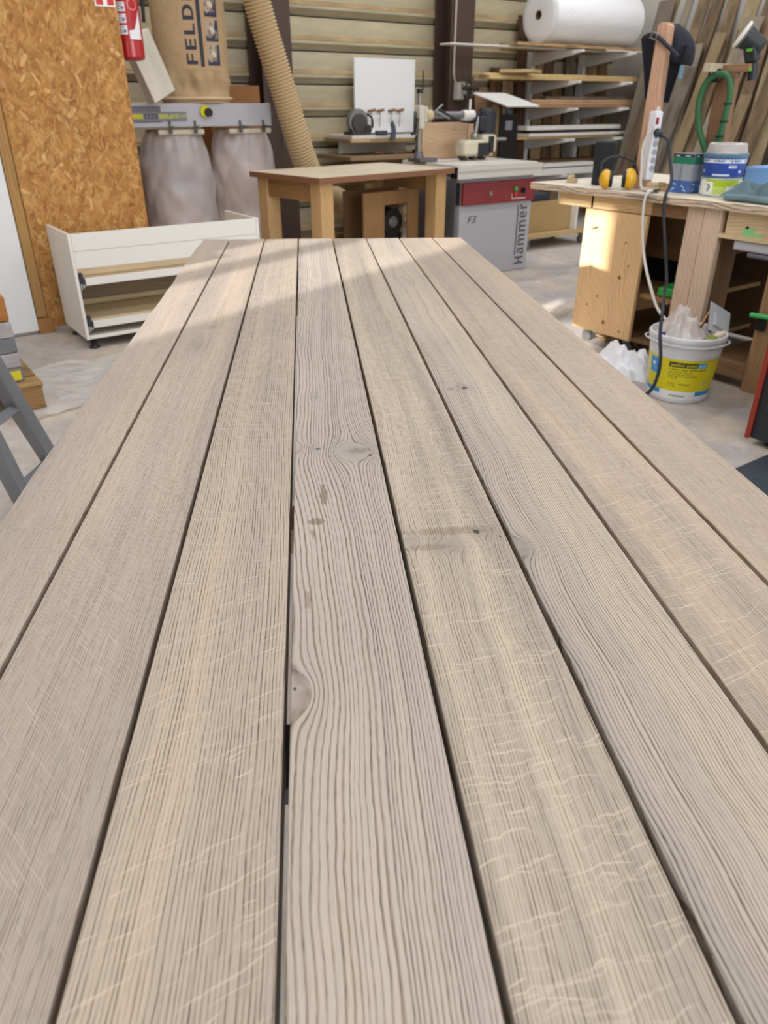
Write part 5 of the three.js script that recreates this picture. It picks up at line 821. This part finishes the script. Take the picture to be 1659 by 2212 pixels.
{ // red-edged black cabinet at the right frame edge
  const t = thing('tool_trolley', 'black tool trolley with red corner edge at the right', 'trolley', [2.99, 0, -1.54]);
  part('body', slab(0.018, 0.5, 0.03, 0.9, 0.012, 0.62, 0.006), mat('#23262c', 0.45), t); part('corner_edge', slab(0, 0.017, 0.03, 0.9, 0.0, 0.02, 0.004), mat('#8e2a1c', 0.4), t); part('corner_edge', slab(0.018, 0.5, 0.88, 0.902, -0.004, 0.0115, 0.003), mat('#8e2a1c', 0.4), t);
  for (const y of [0.25, 0.45, 0.65]) part('drawer', slab(0.009, 0.0175, y - 0.09, y + 0.09, 0.06, 0.58, 0.004), mat('#2b2f36', 0.4), t); for (const [x, z] of [[0.08, 0.08], [0.42, 0.08], [0.08, 0.54], [0.42, 0.54]]) part('wheel', rod([x - 0.012, 0.015, z], [x + 0.012, 0.015, z], 0.015), BLACK, t);
  solo('rubber_mat', 'dark blue-grey rubber mat on the floor beside the oak table', 'mat', box(0.62, 0.012, 0.6, 0, 0.0065, 0, 0.004), mat('#3b434c', 0.7, { map: MOTTLE }), [2.97, 0, -1.08]).position.set(2.66, 0, -1.1);
}
// ---------------------------------------------------------------- pallet, film and stepladder on the left
{
  const p = thing('pallet', 'wooden pallet corner under the stacked paving blocks', 'pallet', [0, 0, 0]), m = wood('#c09a62', 0.7, GRAIN_ROUGH);
  for (let k = 0; k < 5; k++) part('deck_board', slab(-0.35, 0.615, 0.118, 0.138, -4.45 + k * 0.155, -4.33 + k * 0.155, 0.002), m, p);
  for (const x of [-0.28, 0.12, 0.54]) { part('runner', slab(x - 0.05, x + 0.07, 0.0, 0.022, -4.45, -3.71, 0.002), m, p); for (const z of [-4.4, -4.09, -3.78]) part('block', slab(x - 0.05, x + 0.07, 0.0225, 0.117, z - 0.05, z + 0.06, 0.003), wood('#a9814c'), p); }
  const G = 'paving blocks stacked on the pallet', cols = [mat('#8b8c90', 0.8, { map: MOTTLE }), mat('#c3bcbc', 0.8, { map: MOTTLE }), mat('#a3a2a4', 0.8, { map: MOTTLE })];
  for (let row = 0; row < 4; row++) for (let c = 0; c < 3; c++) {
    const w = 0.166, off = row % 2 ? -0.07 : 0; let x0 = 0.555 - (c + 1) * w + off, x1 = x0 + w - 0.004; if (row % 2 && c === 0) x1 = 0.551;
    solo('paving_block', `${(row + c) % 2 ? 'pale' : 'grey'} paving block, ${['rightmost', 'second from the right', 'third from the right'][c]} in the ${['lowest', 'second', 'third', 'top'][row]} course on the pallet`, 'paving block', slab(x0, x1, 0, 0.0685, -0.62, 0, 0.006), cols[(row + c) % 2 ? 1 : 0], [0, 0.139 + row * 0.07, -3.77], 0, G);
  }
  solo('orange_beam', 'orange-brown wooden block lying on top of the paving stack', 'beam', slab(-0.25, 0.55, 0, 0.115, -0.1, 0, 0.01), wood('#bd7a35'), [0, 0.42, -3.79]);
  solo('yellow_tag', 'yellow label on the lowest blocks of the paving stack', 'label', slab(-0.025, 0.025, 0.0, 0.045, 0, 0.002, 0), mat('#d8cc1e', 0.5), [0.515, 0.15, -3.7685]);
  // film on the floor
  const film = grid(80, 60, (u, v) => { const x = 0.5 + 0.95 * u - 0.25 * v, z = -3.55 - 0.25 * u - 0.85 * v + 0.25 * u * v, w = Math.abs(vn(u * 9, v * 9, 55) - 0.5) * 0.03 + Math.abs(vn(u * 24 + 3, v * 22, 56) - 0.5) * 0.014; return [x + 0.07 * (vn(v * 6, 3, 57) - 0.5) * (u < 0.2 || u > 0.8 ? 1 : 0.3), 0.003 + w, z + 0.09 * (vn(u * 6, 8, 58) - 0.5)]; });
  solo('plastic_film', 'crumpled clear plastic film spread on the concrete floor', 'film', film, mat('#f0eeec', 0.26, { transmission: 0.55, thickness: 0, side: THREE.DoubleSide }));
}
{
  const t = thing('step_ladder', 'grey painted folding step ladder standing left of the oak table', 'ladder', [0, 0, 0]), m = mat('#8b8e93', 0.55, { map: SPECK });
  part('rail', bar([0.16, 1.0, -2.3], [0.47, 0.01, -2.97], 0.06, 0.05, 0.006), m, t); part('rail', bar([0.1, 1.0, -2.24], [0.30, 0.01, -2.76], 0.06, 0.05, 0.006), m, t);
  part('rail', bar([0.12, 1.0, -2.36], [-0.32, 0.01, -2.55], 0.06, 0.05, 0.006), m, t); part('rail', bar([0.06, 1.0, -2.26], [-0.5, 0.01, -2.3], 0.06, 0.05, 0.006), m, t);
  part('cap_plate', box(0.2, 0.04, 0.26, 0.11, 1.02, -2.3, 0.006), m, t);
  part('tread', bar([0.445, 0.07, -2.93], [0.285, 0.07, -2.73], 0.06, 0.03, 0.004), m, t); part('tread', bar([0.35, 0.38, -2.72], [0.235, 0.38, -2.56], 0.05, 0.03, 0.004), m, t);
}
for (const o of scene.children) o.traverse?.(c => { if (c.isMesh) c.castShadow = c.receiveShadow = true; });
renderer.render(scene, camera);
